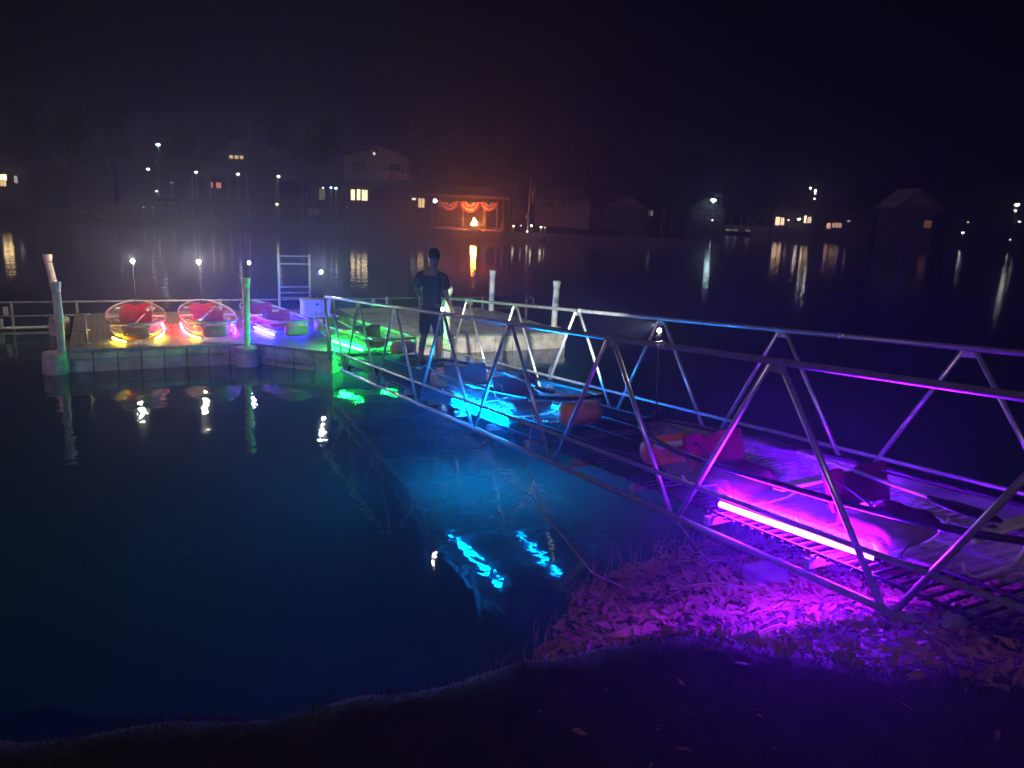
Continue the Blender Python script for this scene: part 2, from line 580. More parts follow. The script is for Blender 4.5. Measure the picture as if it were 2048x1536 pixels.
def pile(a, b, h, label, lean=(0, 0), r=0.062):
    base = dp(a, b, 0)
    t = empty('mooring_pile', label, 'post', base, DK_RZ, 'white mooring piles around the dock')
    topp = Vector((lean[0], lean[1], h))
    bot = Vector((0, 0, -0.6))
    mb = MB(); mb.tube([bot, topp * 0.55, topp * 0.56, topp - Vector((0, 0, .12))], [r, r, r * 1.07, r], 14)
    mb.build('pole', M['pvc'], t)
    c = MB(); c.lathe(topp - Vector((0, 0, .17)), [(r * 1.12, 0), (r * 1.14, .07), (r * 1.3, .11), (r * 1.34, .17), (r * 1.2, .185), (r * .5, .19)], 14)
    c.build('cap', M['pvc'], t)
    return t
pile(-4.33, 2.02, 1.62, 'greyish white mooring pile at the left front corner of the dock', (-.02, -.01), .068)
pile(-4.45, 6.3, 1.78, 'leaning yellow-lit mooring pile behind the left front one', (-.22, 0), .075)
pile(-1.2, 1.84, 1.70, 'mooring pile lit green on its right side, in front of the blue kayak', (.02, 0), .062)
pile(3.0, 1.80, 1.50, 'brightly lit white mooring pile beside the standing person', (0.03, 0), .075)
pile(6.05, 5.75, 1.52, 'white mooring pile at the rear of the plank deck, behind the far gangway rail', (0, 0), .075)
pile(6.42, 2.9, 1.52, 'rightmost white mooring pile at the right corner of the plank deck', (.02, 0), .075)

# white chest by the gangway foot
t = empty('storage_chest', 'pale grey storage chest on the dock behind the gangway foot', 'chest', dp(1.0, 5.4, DZ), DK_RZ)
MB().box((0, 0, .19), (.66, .42, .38), bev=.02).build('body', M['chest'], t)
MB().box((0, 0, .405), (.70, .46, .05), bev=.012).build('lid', M['chest'], t)
MB().box((0, -.222, .33), (.09, .016, .05), bev=.004).build('latch', M['black'], t)

# boarding ladder standing up at the rear edge
t = empty('boarding_ladder', 'pale metal boarding ladder standing upright at the rear edge of the dock', 'ladder', dp(.82, 6.86, 0), DK_RZ)
for sx_ in (-.40, .40):
    MB().box((sx_, 0, 1.15), (.055, .04, 1.38), bev=.006).build('side_rail', M['alu'], t)
for z in (1.78, 1.58, .98, .83, .70):
    MB().box((0, 0, z), (.745, .03, .034), bev=.004).build('rung', M['alu'], t)

# low railing behind the dock, running on to both sides
t = empty('low_railing', 'low metal railing with short posts running behind the whole dock', 'railing', dp(0, 7.05, 0), DK_RZ)
for z in (.66, .34):
    MB().tube([(-12, 0, z), (8.0, 0, z - .05)], .022, 8).build('rail', M['alu_dull'], t)
MB().tube([(-12, 0, .06), (-4.6, 0, .06)], .03, 8).build('rail', M['alu_dull'], t)
MB().tube([(8.0, 0, .61), (8.15, 0, .55), (8.15, 0, .35), (8.0, 0, .29)], .022, 8).build('end_loop', M['alu_dull'], t)
for a in (-11.2, -9.6, -8.1, -6.5, -5.5, -4.2, -2.6, -1.0, 1.9, 3.4, 4.9, 6.4, 7.9):
    MB().box((a, 0, .28), (.05, .05, .78)).build('post', M['alu_dull'], t)
for a, z in ((-5.62, .45), (-5.74, .18), (3.0, .5), (6.0, .5)):
    MB().box((a, -.03, z), (.10, .06, .2), bev=.01).build('bumper', M['chest'], t)

# grab post at the left end
t = empty('grab_post', 'short yellow-lit grab post with cross bars at the left end of the dock', 'post', dp(-3.95, 2.5, DZ), DK_RZ)
MB().tube([(0, 0, 0), (0, 0, .56)], .02, 8).build('upright', M['alu'], t)
MB().tube([(-.08, 0, .57), (.08, 0, .57)], .018, 8).build('top_bar', M['alu'], t)
MB().tube([(-.2, 0, .29), (.07, 0, .27)], .016, 8).build('cross_bar', M['alu'], t)
MB().box((-.05, 0, .012), (.26, .1, .022), bev=.005).build('foot_plate', M['alu'], t)

# green hooked handle at the rear
t = empty('hook_post', 'green hooked handle post on the dock behind the person', 'post', dp(4.2, 6.55, DZ), DK_RZ)
MB().tube([(0, 0, 0), (0, 0, .28)], .022, 8).build('stem', M['alu_dull'], t)
MB().tube([(0, 0, .28), (0, 0, .34)], .03, 10).build('collar', M['chest'], t)
MB().tube([(0, 0, .34), (-.01, 0, .44), (.04, 0, .55), (.14, 0, .6), (.24, 0, .58)], .034, 10).build('hook', M['green'], t)

# coiled rope on the plank deck
t = MB()
pts = []
for i in range(90):
    a = i * .35; r = .16 + .06 * sin(i * .11) + random.uniform(-.01, .01)
    pts.append((r * cos(a), r * sin(a) * .9, .02 + i * .0012))
t.tube(pts, .014, 6)
o = t.build('rope_coil', M['rope'])
o.location = dp(5.1, 5.2, DZ)
tag(o, 'coil of rope lying on the far right of the plank deck', 'rope')

# ================================================================== GANGWAY
gw = empty('gangway', 'sloping aluminium truss gangway with zigzag rails leading down to the floating dock', 'gangway', G0, basis=GB)
S_END = 13.9
def chord(s0, s1, n_, t_, r, name, mt='alu', step=1.2):
    k = max(2, int((s1 - s0) / step))
    pts = [(s0 + (s1 - s0) * i / k, n_, t_) for i in range(k + 1)]
    return MB().tube(pts, r, 12).build(name, M[mt], gw)
for side, n_, off in (('near', 0, 0.0), ('far', GW, 1.011)):
    chord(-.35 if n_ == 0 else .9, S_END, n_, GH, .023, 'top_rail')
    chord(-.2, S_END, n_, .262, .018, 'deck_rail')
    chord(.6, S_END - .3, n_, -.02, .024, 'bottom_rail')
    # rail couplings
    for s_ in (1.7, 5.3, 9.4, 12.1):
        MB().tube([(s_ - .035, n_, GH), (s_ + .035, n_, GH)], .029, 12).build('coupling', M['alu'], gw)
    i = 0
    for k in range(8):
        st = (k + off) * PAN if n_ == 0 else (k + off) * PAN
        for sg in (-1, 1):
            sb = st + sg * PAN / 2
            if sb < -.3 or sb > S_END - .2: continue
            mb = MB()
            mb.tube([(st + sg * .045, n_, GH - .015), (sb - sg * .045, n_, .0)], .0195, 10)
            mb.build('brace', M['alu'], gw)
    for k in range(8):
        st = (k + off) * PAN
        if st < S_END - .1: MB().box((st, n_, GH - .042), (.13, .006, .05), bev=.0).build('gusset', M['alu_dull'], gw)
    # U-shaped shoes under the joints
    for k in range(8):
        sb = (k + off + .5) * PAN
        if sb > S_END - .3 or sb < 0: continue
        MB().tube([(sb - .06, n_, 0), (sb - .04, n_, -.045), (sb + .04, n_, -.045), (sb + .06, n_, 0)], .014, 6).build('joint_shoe', M['alu'], gw)
# lower end frame
MB().tube([(-.35, 0, GH), (-.42, 0, GH - .25), (-.12, 0, .5), (-.05, 0, .05)], .026, 10).build('end_post', M['alu'], gw)
MB().tube([(-.35, 0, GH), (-.22, 0, .05)], .022, 10).build('end_post', M['alu'], gw)
MB().tube([(.9, GW, GH), (.72, GW, GH - .05), (.55, GW, .8), (.5, GW, .1)], .026, 10).build('end_post', M['alu'], gw)
# cross members and open grating
cm = MB()
s_ = .3
while s_ < S_END - .2:
    cm.box((s_, GW / 2, .035), (.05, GW - .06, .06)); s_ += PAN / 2
cm.build('cross_members', M['alu_dull'], gw)
gr = MB()
s_ = -.25
while s_ < S_END - .1:
    gr.box((s_, GW / 2, .082), (.012, GW - .14, .016)); s_ += .085
for q in range(5):
    gr.box((S_END / 2 - .15, .1 + q * (GW - .2) / 4, .087), (S_END - .1, .012, .022))
gr.build('deck_grating', M['grate'], gw)
# shore end plate
MB().box((S_END + .2, GW / 2, .09), (.55, GW - .1, .02), bev=.004).build('hinge_plate', M['steel'], gw)

# trestle holding the shore end
tr_base = gp(11.55, .95, 0)
gz = ground_z(tr_base.x, tr_base.y)
t = empty('support_trestle', 'thin steel trestle with a slanting brace under the shore end of the gangway', 'trestle', (tr_base.x, tr_base.y, gz - .1), DK_RZ)
hgt = tr_base.z - gz + .05
for a in (-.75, 0.05, .8):
    MB().tube([(a, 0, 0), (a, 0, hgt)], .022, 8).build('post', M['steel'], t)
MB().tube([(-.85, 0, hgt), (.9, 0, hgt)], .024, 8).build('head_beam', M['steel'], t)
MB().tube([(-.72, -.02, .12), (.03, -.02, hgt * .62)], .016, 8).build('slanting_brace', M['steel'], t)
MB().tube([(.77, -.02, .12), (.08, -.02, hgt * .62)], .016, 8).build('slanting_brace', M['steel'], t)


# ================================================================== KAYAKS
def strip_fixings(pts, t):
    a, b = Vector(pts[0]), Vector(pts[-1])
    d = (b - a).normalized()
    MB().tube([a - d * .022, a + d * .004], .024, 8).build('end_cap', M['black'], t)
    MB().tube([b - d * .004, b + d * .022], .024, 8).build('end_cap', M['black'], t)
    MB().tube([b + d * .02, b + d * .12 + Vector((0, .0, .03)), b + d * .2 + Vector((0, 0, .16))], .005, 5).build('lead', M['black'], t)


def make_kayak(label, lights, L=3.55, W=.92, H=.33, lamp=2.0, lampcol=(1, .97, .9), lamph=.95, seatm='seat', hullm='hull', br=.028):
    t = empty('clear_kayak', label, 'kayak', group='clear kayaks lit by coloured light strips')
    NU, NV = 28, 12
    def half(u): return W / 2 * max(0.0, 1 - abs(u) ** 2.6) ** .55
    def gz_(u): return H * (1 + .22 * abs(u) ** 4)
    def bz(u): return H * .75 * abs(u) ** 5
    hb = MB()
    vs = []
    us = [-.985 + 1.97 * i / NU for i in range(NU + 1)]
    for u in us:
        for j in range(NV + 1):
            th = pi * j / NV
            c_, s_ = cos(th), sin(th)
            y = half(u) * math.copysign(abs(c_) ** .55, c_)
            z = gz_(u) - (gz_(u) - bz(u)) * abs(s_) ** .7
            vs.append((u * L / 2, y, z))
    fs = [(i * (NV + 1) + j, i * (NV + 1) + j + 1, (i + 1) * (NV + 1) + j + 1, (i + 1) * (NV + 1) + j) for i in range(NU) for j in range(NV)]
    fs.append(tuple(range(NV, -1, -1)))
    fs.append(tuple(NU * (NV + 1) + j for j in range(NV + 1)))
    hb.add(vs, fs, True)
    hb.build('hull', M[hullm], t)
    # moulded ribs across the floor
    rb = MB()
    for xr in (-.95, -.45, .1, .62, 1.1):
        u = xr / (L / 2)
        pts = []
        for j in range(2, 11):
            th = pi * j / 12
            pts.append((xr, half(u) * .97 * math.copysign(abs(cos(th)) ** .55, cos(th)), gz_(u) - (gz_(u) - bz(u)) * .965 * abs(sin(th)) ** .7))
        rb.tube(pts, .009, 5)
    rb.build('ribs', M['thwart'], t)
    # gunwale
    pts = []
    for u in us: pts.append((u * L / 2, half(u) + .008, gz_(u)))
    for u in reversed(us): pts.append((u * L / 2, -half(u) - .008, gz_(u)))
    MB().loop(pts, .021, 8).build('gunwale', M['black' if seatm == 'seat_dimmed' else 'rim'], t)
    # seats with backrests
    for xs_, f in ((-.78, 1), (.45, 1)):
        # moulded seat pan, dished and rounded at the front
        sb = MB()
        N_, K_ = 8, 10
        vs, fs = [], []
        for i in range(N_ + 1):
            for j in range(K_ + 1):
                u_, v_ = i / N_, j / K_ * 2 - 1
                e_ = (1 - abs(v_) ** 4) ** .25 * .97 + .03
                vs.append((xs_ - .17 + .36 * u_, v_ * .26, .15 + .04 * v_ * v_ - .05 * max(0, u_ - .7) ** 2 * 11 + .018 * sin(u_ * 9) * .4))
        n0 = len(vs)
        vs += [(x, y * .94, z - .07) for x, y, z in vs]
        for i in range(N_):
            for j in range(K_):
                q_ = i * (K_ + 1) + j
                fs.append((q_, q_ + K_ + 1, q_ + K_ + 2, q_ + 1))
                fs.append((n0 + q_, n0 + q_ + 1, n0 + q_ + K_ + 2, n0 + q_ + K_ + 1))
        rim = [j for j in range(K_ + 1)] + [i * (K_ + 1) + K_ for i in range(1, N_ + 1)] + [N_ * (K_ + 1) + j for j in range(K_ - 1, -1, -1)] + [i * (K_ + 1) for i in range(N_ - 1, 0, -1)]
        for i in range(len(rim)):
            a_, b_ = rim[i], rim[(i + 1) % len(rim)]
            fs.append((a_, b_, n0 + b_, n0 + a_))
        sb.add(vs, fs, True)
        so = sb.build('seat', M[seatm], t)
        # curved backrest, dipped in the middle
        bb = MB()
        vs, fs = [], []
        for i in range(7):
            for j in range(13):
                w_, v_ = i / 6, j / 12 * 2 - 1
                hh = .235 - (.04 if abs(v_) < .2 else 0)
                vs.append((xs_ - .2 - .07 * w_ + .045 * v_ * v_, v_ * .31 * (.93 + .07 * w_), .19 + hh * w_))
        n0 = len(vs)
        vs += [(x - .035 + .012 * (i_ // 13 in (0, 6)), y, z) for i_, (x, y, z) in enumerate(vs)]
        for i in range(6):
            for j in range(12):
                q_ = i * 13 + j
                fs.append((q_, q_ + 1, q_ + 14, q_ + 13)); fs.append((n0 + q_, n0 + q_ + 13, n0 + q_ + 14, n0 + q_ + 1))
        rim = list(range(13)) + [i * 13 + 12 for i in range(1, 7)] + [78 + j for j in range(11, -1, -1)] + [i * 13 for i in range(5, 0, -1)]
        for i in range(len(rim)):
            a_, b_ = rim[i], rim[(i + 1) % len(rim)]
            fs.append((b_, a_, n0 + a_, n0 + b_))
        bb.add(vs, fs, False)
        bb.build('backrest', M[seatm], so)
        for q in (-1, 1):
            MB().tube([(xs_ - .2, q * .22, .38), (xs_ + .25, q * (half(xs_ / (L / 2)) - .03), .31)], .008, 5).build('strap', M['rubber'], so)
    for xt in (-.02, 1.12, -1.28):
        hw = half(xt / (L / 2))
        MB().box((xt, 0, H - .035), (.09, 2 * hw - .02, .024), bev=.006).build('thwart', M['thwart'], t)
    # flotation bags in both ends
    for q in (-1, 1):
        fbm = MB()
        r = .125
        prof = [(r * .25, -.235), (r * .8, -.22), (r, -.15), (r, .15), (r * .8, .22), (r * .25, .235)]
        fbm.lathe((q * (L / 2 - .27), 0, .19), prof, 14, 'Y')
        fbm.build('flotation_bag', M['bag'], t)
    # light strips low along the inside of the hull
    for side, col, st, x0, x1 in lights:
        y0 = side * (W / 2 - .035)
        pts = []
        k = 6
        for i in range(k + 1):
            x = x0 + (x1 - x0) * i / k
            pts.append((x, side * (half(x / (L / 2)) - .03), .05))
        MB().tube(pts, .020, 6).build('light_strip', emit(col, st), t)
        if seatm == 'seat_dimmed': strip_fixings(pts, t)
    # stern lamp on a thin pole
    xl = -L / 2 + .12
    pole = MB().tube([(xl, 0, H * .95), (xl, 0, H + lamph - .03)], .007, 8).build('lamp_pole', M['black_metal'], t)
    MB().tube([(xl, 0, H + lamph - .045), (xl, 0, H + lamph - .012)], .02, 8).build('lamp_socket', M['black'], pole)
    lb = MB(); lb.lathe((xl, 0, H + lamph + .022), [(br * .3, -br), (br * .8, -br * .6), (br, 0), (br * .8, br * .6), (br * .3, br)], 10)
    lb.build('bulb', emit(lampcol, lamp), pole)
    return t


def put_dock(t, a0, b0, a1, b1, z=DZ + .005):
    """stern at (a0,b0), bow at (a1,b1) on the dock"""
    c = (dp(a0, b0, z) + dp(a1, b1, z)) / 2
    d = dp(a1, b1) - dp(a0, b0)
    t.location = c
    t.rotation_euler = (0, 0, math.atan2(d.y, d.x))


def put_gang(t, s_, n_, yaw, tt=.092):
    B = GB @ Matrix.Rotation(yaw, 3, 'Z')
    mm = B.to_4x4(); mm.translation = gp(s_, n_, tt)
    t.matrix_world = mm

YEL, RED, MAG = (1, .78, .04), (1, .012, .02), (1, .02, .55)
BLU, GRN, CYB, VIO = (.012, .010, 1), (.004, 1, .06), (.0, .26, 1), (.20, .004, 1)
k1 = make_kayak('leftmost clear kayak on the dock, yellow strips along its sides and a red lit seat', [(-1, YEL, 90, 1.15, 1.62), (1, YEL, 110, .75, 1.4), (1, RED, 700, -.6, .2)], W=1.1, lamp=4200, lampcol=(1, 1, .62))
put_dock(k1, -3.0, 5.75, -3.12, 2.2)
k2 = make_kayak('clear kayak second from the left, red light inside and magenta on its right side', [(-1, RED, 600, -.5, .9), (1, MAG, 55, -.2, 1.1), (-1, YEL, 50, 1.1, 1.5)], W=1.1, lamp=8500, lampcol=(1, .97, .52))
put_dock(k2, -1.62, 5.75, -1.72, 2.15)
k3 = make_kayak('clear kayak glowing deep blue behind the green-lit mooring pile', [(-1, BLU, 2200, .1, 1.1), (1, BLU, 1600, -.7, .8), (-1, MAG, 22, -.9, -.35)], lamp=1000, lampcol=(.85, .85, 1))
put_dock(k3, -.55, 5.45, -.12, 2.05)
k4 = make_kayak('clear kayak glowing bright green at the foot of the gangway', [(-1, GRN, 700, -.35, .75), (1, GRN, 400, -.9, .7)], lamp=2600, lampcol=(.95, 1, .72))
put_dock(k4, .48, 2.85, 1.28, -.55, DZ + .04)
k5 = make_kayak('clear kayak glowing cyan blue halfway up the gangway', [(-1, CYB, 1400, -.55, .75), (1, CYB, 260, -.2, .9)], lamp=600, lampcol=(1, .95, .9), lamph=.76, seatm='seat_dimmed', hullm='hull_sheer', br=.019)
put_gang(k5, 5.72, .60, radians(4))
k6 = make_kayak('clear kayak glowing violet on the upper part of the gangway nearest the shore', [(-1, VIO, 1600, -.52, .66), (1, VIO, 60, -.2, .6)], lamp=420, lampcol=(1, .9, .7), lamph=.82, seatm='seat_dimmed', br=.017)
put_gang(k6, 10.4, .60, radians(4))
# the stern lamp of the violet kayak also shines forward over the dock
def beam(kayak, aim, watts, size):
    l = bpy.data.lights.new('lamp_beam', 'SPOT')
    l.energy = watts; l.spot_size = radians(size); l.spot_blend = .7; l.shadow_soft_size = .03; l.color = (.98, 1, .80)
    o = bpy.data.objects.new('lamp_beam', l); COL.objects.link(o); o.parent = kayak
    bpy.context.view_layer.update()
    zl = .33 + (.78 if kayak is k5 else .86) + .02
    loc = Vector((-3.55 / 2 + .12 - .05, 0, zl))
    wl = kayak.matrix_world @ loc
    dl = kayak.matrix_world.to_3x3().inverted() @ (aim - wl)
    o.location = loc
    o.rotation_euler = dl.to_track_quat('-Z', 'Y').to_euler()
beam(k6, dp(4.5, 2.8, .2), 9000, 27)

# paddles lying in some kayaks
def paddle(label, p0, p1, roll=.3):
    p0, p1 = Vector(p0), Vector(p1)
    d = p1 - p0
    t = empty('paddle', label, 'paddle', p0, 0, 'paddles left lying across the kayaks')
    q = d.to_track_quat('X', 'Z')
    t.rotation_euler = q.to_euler()
    Lp = d.length
    MB().tube([(.1, 0, 0), (Lp - .1, 0, 0)], .014, 8).build('shaft', M['alu_dull'], t)
    for e, sg in ((0, 1), (Lp, -1)):
        bm_ = MB()
        prof = [(0, .02), (.08, .075), (.22, .09), (.36, .07), (.45, .02)]
        vs = []
        for x, w_ in prof:
            for y, z in ((-w_, .004), (0, .014), (w_, .004), (w_, -.004), (0, -.008), (-w_, -.004)):
                vs.append((e + sg * x, y, z))
        fs = [(i * 6 + k, i * 6 + (k + 1) % 6, (i + 1) * 6 + (k + 1) % 6, (i + 1) * 6 + k) for i in range(4) for k in range(6)]
        fs += [tuple(range(5, -1, -1)), tuple(24 + k for k in range(6))]
        bm_.add(vs, fs, True).build('blade', M['black'], t)
paddle('paddle lying across the leftmost kayak with yellow strips', dp(-3.2, 2.5, DZ + .30), dp(-2.72, 4.5, DZ + .42))
paddle('paddle lying in the second kayak with the red light', dp(-2.0, 2.7, DZ + .33), dp(-1.4, 4.7, DZ + .39))
paddle('paddle lying in the green glowing kayak', dp(.72, .4, DZ + .38), dp(.62, 2.4, DZ + .42))
paddle('paddle lying in the cyan glowing kayak on the gangway', gp(5.0, .8, .49), gp(7.0, .5, .47))
paddle('paddle lying in the violet glowing kayak on the gangway', gp(9.6, .8, .49), gp(11.6, .5, .47))


# ================================================================== PERSON
def person():
    base = gp(1.85, 1.17, .1)
    t = empty('person', 'person in dark T-shirt and shorts standing on the gangway foot with back turned', 'person', base, radians(-22))
    t.scale = (1.09, 1.09, 1.09)
    def skin(name, verts, edges, radii, mt, parent, sub=2, root=0):
        me = bpy.data.meshes.new(name)
        me.from_pydata(verts, edges, [])
        me.materials.append(mt)
        o = bpy.data.objects.new(name, me)
        COL.objects.link(o)
        o.parent = parent
        sm = o.modifiers.new('skin', 'SKIN')
        sm.use_smooth_shade = True
        for i, r in enumerate(radii):
            d = me.skin_vertices[0].data[i]
            d.radius = r if isinstance(r, tuple) else (r, r)
            d.use_root = (i == root)
        ss = o.modifiers.new('sub', 'SUBSURF')
        ss.levels = ss.render_levels = sub
        return o
    # body skeleton: x right, y away from camera, z up
    V, E_, Rr = [], [], []
    def add(p, r, link=None):
        V.append(p); Rr.append(r)
        if link is not None: E_.append((link, len(V) - 1))
        return len(V) - 1
    pel = add((0, 0, .95), (.145, .105))
    wst = add((0, 0, 1.10), (.130, .095), pel)
    chs = add((0, .0, 1.30), (.160, .11), wst)
    shd = add((0, .0, 1.44), (.12, .085), chs)
    nck = add((0, .01, 1.53), .052, shd)
    hd0 = add((0.005, .03, 1.61), (.066, .078), nck)
    hd1 = add((0.01, .035, 1.69), (.078, .095), hd0)
    hd2 = add((0.01, .03, 1.77), (.066, .078), hd1)
    nose = add((.03, .15, 1.665), .013, hd0)
    for q, foot, knee in ((-1, (-.13, -.06, .085), (-.12, .02, .50)), (1, (.13, .07, .085), (.11, .06, .50))):
        hip = add((q * .09, 0, .90), (.085, .088), pel)
        th = add((q * .10, .01, .72), .078, hip)
        kn = add(knee, .056, th)
        cf = add((knee[0] * .5 + foot[0] * .5, knee[1] * .5 + foot[1] * .5 - .02, .34), .055, kn)
        an = add(foot, .036, cf)
        add((foot[0] + q * .02, foot[1] + .15, .04), (.038, .028), an)
    hands = []
    for q, el, wr in ((1, (.27, -.03, 1.15), (.30, .10, .93)), (-1, (-.25, .02, 1.15), (-.20, .22, .98))):
        sh = add((q * .185, 0, 1.42), .056, shd)
        ua = add((q * .225, -.01, 1.29), .047, sh)
        e_ = add(el, .038, ua)
        fa = add(tuple((Vector(el) + Vector(wr)) / 2), .034, e_)
        w_ = add(wr, .024, fa)
        d = (Vector(wr) - Vector(el)).normalized()
        palm = Vector(wr) + d * .055
        pm = add(tuple(palm), (.034, .02), w_)
        side = Vector((0, 1, 0)) if q > 0 else Vector((1, 0, 0))
        side = (side - d * side.dot(d)).normalized()
        for k, ln_ in enumerate((.065, .078, .083, .074)):
            o_ = side * (.027 - .018 * k)
            kn1 = add(tuple(palm + d * .045 + o_), .0095, pm)
            k2_ = add(tuple(palm + d * (.045 + ln_ * .5) + o_ * 1.05 + Vector((-q * .006, 0, 0))), .0085, kn1)
            add(tuple(palm + d * (.045 + ln_ * .88) + o_ * 1.02 + Vector((-q * .022, 0, 0))), .0075, k2_)
        th1 = add(tuple(palm + side * .04), .011, pm)
        add(tuple(palm + side * .055 + d * .045), .009, th1)
    body = skin('body', V, E_, Rr, M['skin'], t)
    # clothing
    skin('t_shirt', [(0, 0, .86), (0, 0, 1.06), (0, 0, 1.30), (0, 0, 1.43), (0, .0, 1.485), (.20, 0, 1.42), (.245, -.01, 1.27), (.262, -.02, 1.21), (-.20, 0, 1.42), (-.24, -.005, 1.27), (-.25, .01, 1.21)],
         [(0, 1), (1, 2), (2, 3), (3, 4), (3, 5), (5, 6), (6, 7), (3, 8), (8, 9), (9, 10)],
         [(.175, .13), (.158, .12), (.182, .13), (.14, .10), (.07, .065), .076, .072, .07, .076, .072, .07], M['shirt'], t)
    skin('shorts', [(0, 0, 1.05), (0, 0, .90), (-.10, .0, .78), (-.118, .015, .60), (-.122, .02, .50), (.10, .0, .78), (.112, .04, .60), (.112, .055, .50)],
         [(0, 1), (1, 2), (2, 3), (3, 4), (1, 5), (5, 6), (6, 7)],
         [(.155, .12), (.165, .125), .10, .092, .09, .10, .092, .09], M['shorts'], t)
    # hair cap, short at the back
    hb_ = MB()
    vs, fs = [], []
    NA, NB_ = 20, 9
    for j in range(NB_):
        ph = (pi * .62) * j / (NB_ - 1)
        for i in range(NA):
            a = 2 * pi * i / NA
            rr = sin(ph)
            lift = .0 if sin(a) < .3 else min(1, (sin(a) - .3) * 1.6)      # forehead side stays higher
            ph2 = ph * (1 - .42 * lift)
            rr = sin(ph2)
            wob = 1 + .03 * noise.noise(Vector((cos(a) * 3, sin(a) * 3, ph * 4)))
            vs.append((.01 + .092 * rr * cos(a) * wob, .03 + .108 * rr * sin(a) * wob, 1.715 + .112 * cos(ph2) * wob))
    for j in range(NB_ - 1):
        for i in range(NA):
            fs.append((j * NA + i, j * NA + (i + 1) % NA, (j + 1) * NA + (i + 1) % NA, (j + 1) * NA + i))
    hb_.add(vs, fs, True)
    hb_.build('hair', M['hair'], t)
    for (fx, fy, yaw) in ((-.13, -.03, -.1), (.14, .10, .15)):
        sh = MB()
        R = Matrix.Rotation(-yaw, 3, 'Z')
        prof = [(-.10, .035, .075), (-.08, .042, .095), (-.02, .044, .10), (.06, .046, .07), (.13, .05, .055), (.185, .034, .04), (.20, .012, .028)]
        vs = []
        for y, w_, h_ in prof:
            for (px_, pz) in ((-1, 0.018), (-1, .55), (-.5, 1), (.5, 1), (1, .55), (1, 0.018)):
                vs.append(R @ Vector((px_ * w_, y, max(.018, pz * h_))) + Vector((fx, fy, .0)))
        fs = [(i * 6 + k, i * 6 + k + 1, (i + 1) * 6 + k + 1, (i + 1) * 6 + k) for i in range(6) for k in range(5)]
        fs += [(i * 6 + 5, i * 6, (i + 1) * 6, (i + 1) * 6 + 5) for i in range(6)]
        fs += [tuple(range(5, -1, -1)), tuple(36 + k for k in range(6))]
        sh.add(vs, fs, True)
        so = sh.build('shoe', M['shoe'], t)
        sl = MB()
        pl = [(w_ * 1.06, y) for y, w_, h_ in prof] + [(-w_ * 1.06, y) for y, w_, h_ in reversed(prof)]
        pl = [tuple((R @ Vector((x, y, 0)) + Vector((fx, fy, 0)))[:2]) for x, y in pl]
        sl.prism(pl, -.004, .018)
        sl.build('sole', M['sole'], so)
    return t
person()

# ================================================================== NEAR BANK: litter, reeds, log, slab, branch, lines
def in_litter(x, y):
    d = shore_y(x) - y
    if d < .02: return 0
    if x < .1: return .05 if y > lip_y(x) + .3 else 0
    p = 1.0
    if y < lip_y(x) + .12: p = .02 if x > .1 else 0
    return p
lv = MB()
nl = 0
while nl < 26000:
    x = random.uniform(-2.5, 6.5); y = random.uniform(1.4, 8.3)
    if random.random() > in_litter(x, y): continue
    nl += 1
    z = ground_z(x, y) + random.uniform(.004, .03)
    a = random.uniform(0, 2 * pi); L = random.choice((.014, .022, .03, .045, .065)) * random.uniform(.8, 1.2) * (.6 if y < 4.8 else 1); W_ = L * random.uniform(.25, .55)
    tl = random.uniform(-.5, .5); tl2 = random.uniform(-.7, .7)
    e1 = Vector((cos(a), sin(a), tl)); e2 = Vector((-sin(a), cos(a), tl2))
    c = Vector((x, y, z))
    cu = random.uniform(-.35, .9) * W_
    bd = random.uniform(-.5, .7) * L
    zz = Vector((0, 0, 1))
    lv.add([c - e1 * L, c + zz * bd * .3, c + e1 * L + zz * bd, c - e2 * W_ - e1 * L * .2 + zz * cu, c + e2 * W_ - e1 * L * .25 + zz * cu, c - e2 * W_ * .6 + e1 * L * .5 + zz * (cu * .6 + bd * .4), c + e2 * W_ * .55 + e1 * L * .5 + zz * (cu * .6 + bd * .4)],
           [(0, 3, 1), (3, 5, 1), (5, 2, 1), (0, 1, 4), (4, 1, 6), (6, 1, 2)])
tag(lv.build('leaf_litter', M['litter']), 'dead leaves covering the bank beneath the gangway', 'leaf litter', kind='stuff')
rd = MB()
for i in range(230):
    x = random.uniform(.2, 5.5); y = random.uniform(3.6, 8.0)
    if shore_y(x) - y < .05: continue
    a = random.gauss(.35, .6) if random.random() < .7 else random.uniform(0, pi)
    L = random.uniform(.12, .55)
    p0_ = Vector((x, y, ground_z(x, y) + .02))
    x2, y2 = x + L * cos(a), y + L * sin(a)
    pm_ = Vector(((x + x2) / 2 + random.uniform(-.03, .03), (y + y2) / 2 + random.uniform(-.03, .03), 0)); pm_.z = ground_z(pm_.x, pm_.y) + .035
    rd.tube([p0_, pm_, (x2, y2, ground_z(x2, y2) + .02)], random.choice((.0018, .003, .004, .008)), 4, caps=False)
for i in range(420):                                   # upright stalks along the water's edge
    x = random.uniform(-.9, 4.5) if i % 3 else random.gauss(2.9, .35)
    y = shore_y(x) + random.uniform(-.35, .25) - (random.uniform(0, 1.2) if i % 3 == 0 else 0)
    h = random.uniform(.06, .24)
    z = max(ground_z(x, y), -.02)
    b = Vector((x, y, z)); tq = Vector((random.uniform(-.06, .06), random.uniform(-.06, .06), h))
    rd.tube([b, b + tq * .5, b + tq + Vector((random.uniform(-.05, .05), 0, -.01))], [.003, .0022, .0012], 4, caps=False)
tag(rd.build('dry_stalks', M['reed']), 'dry stalks and straw strewn along the waterline', 'dry stalks', kind='stuff')

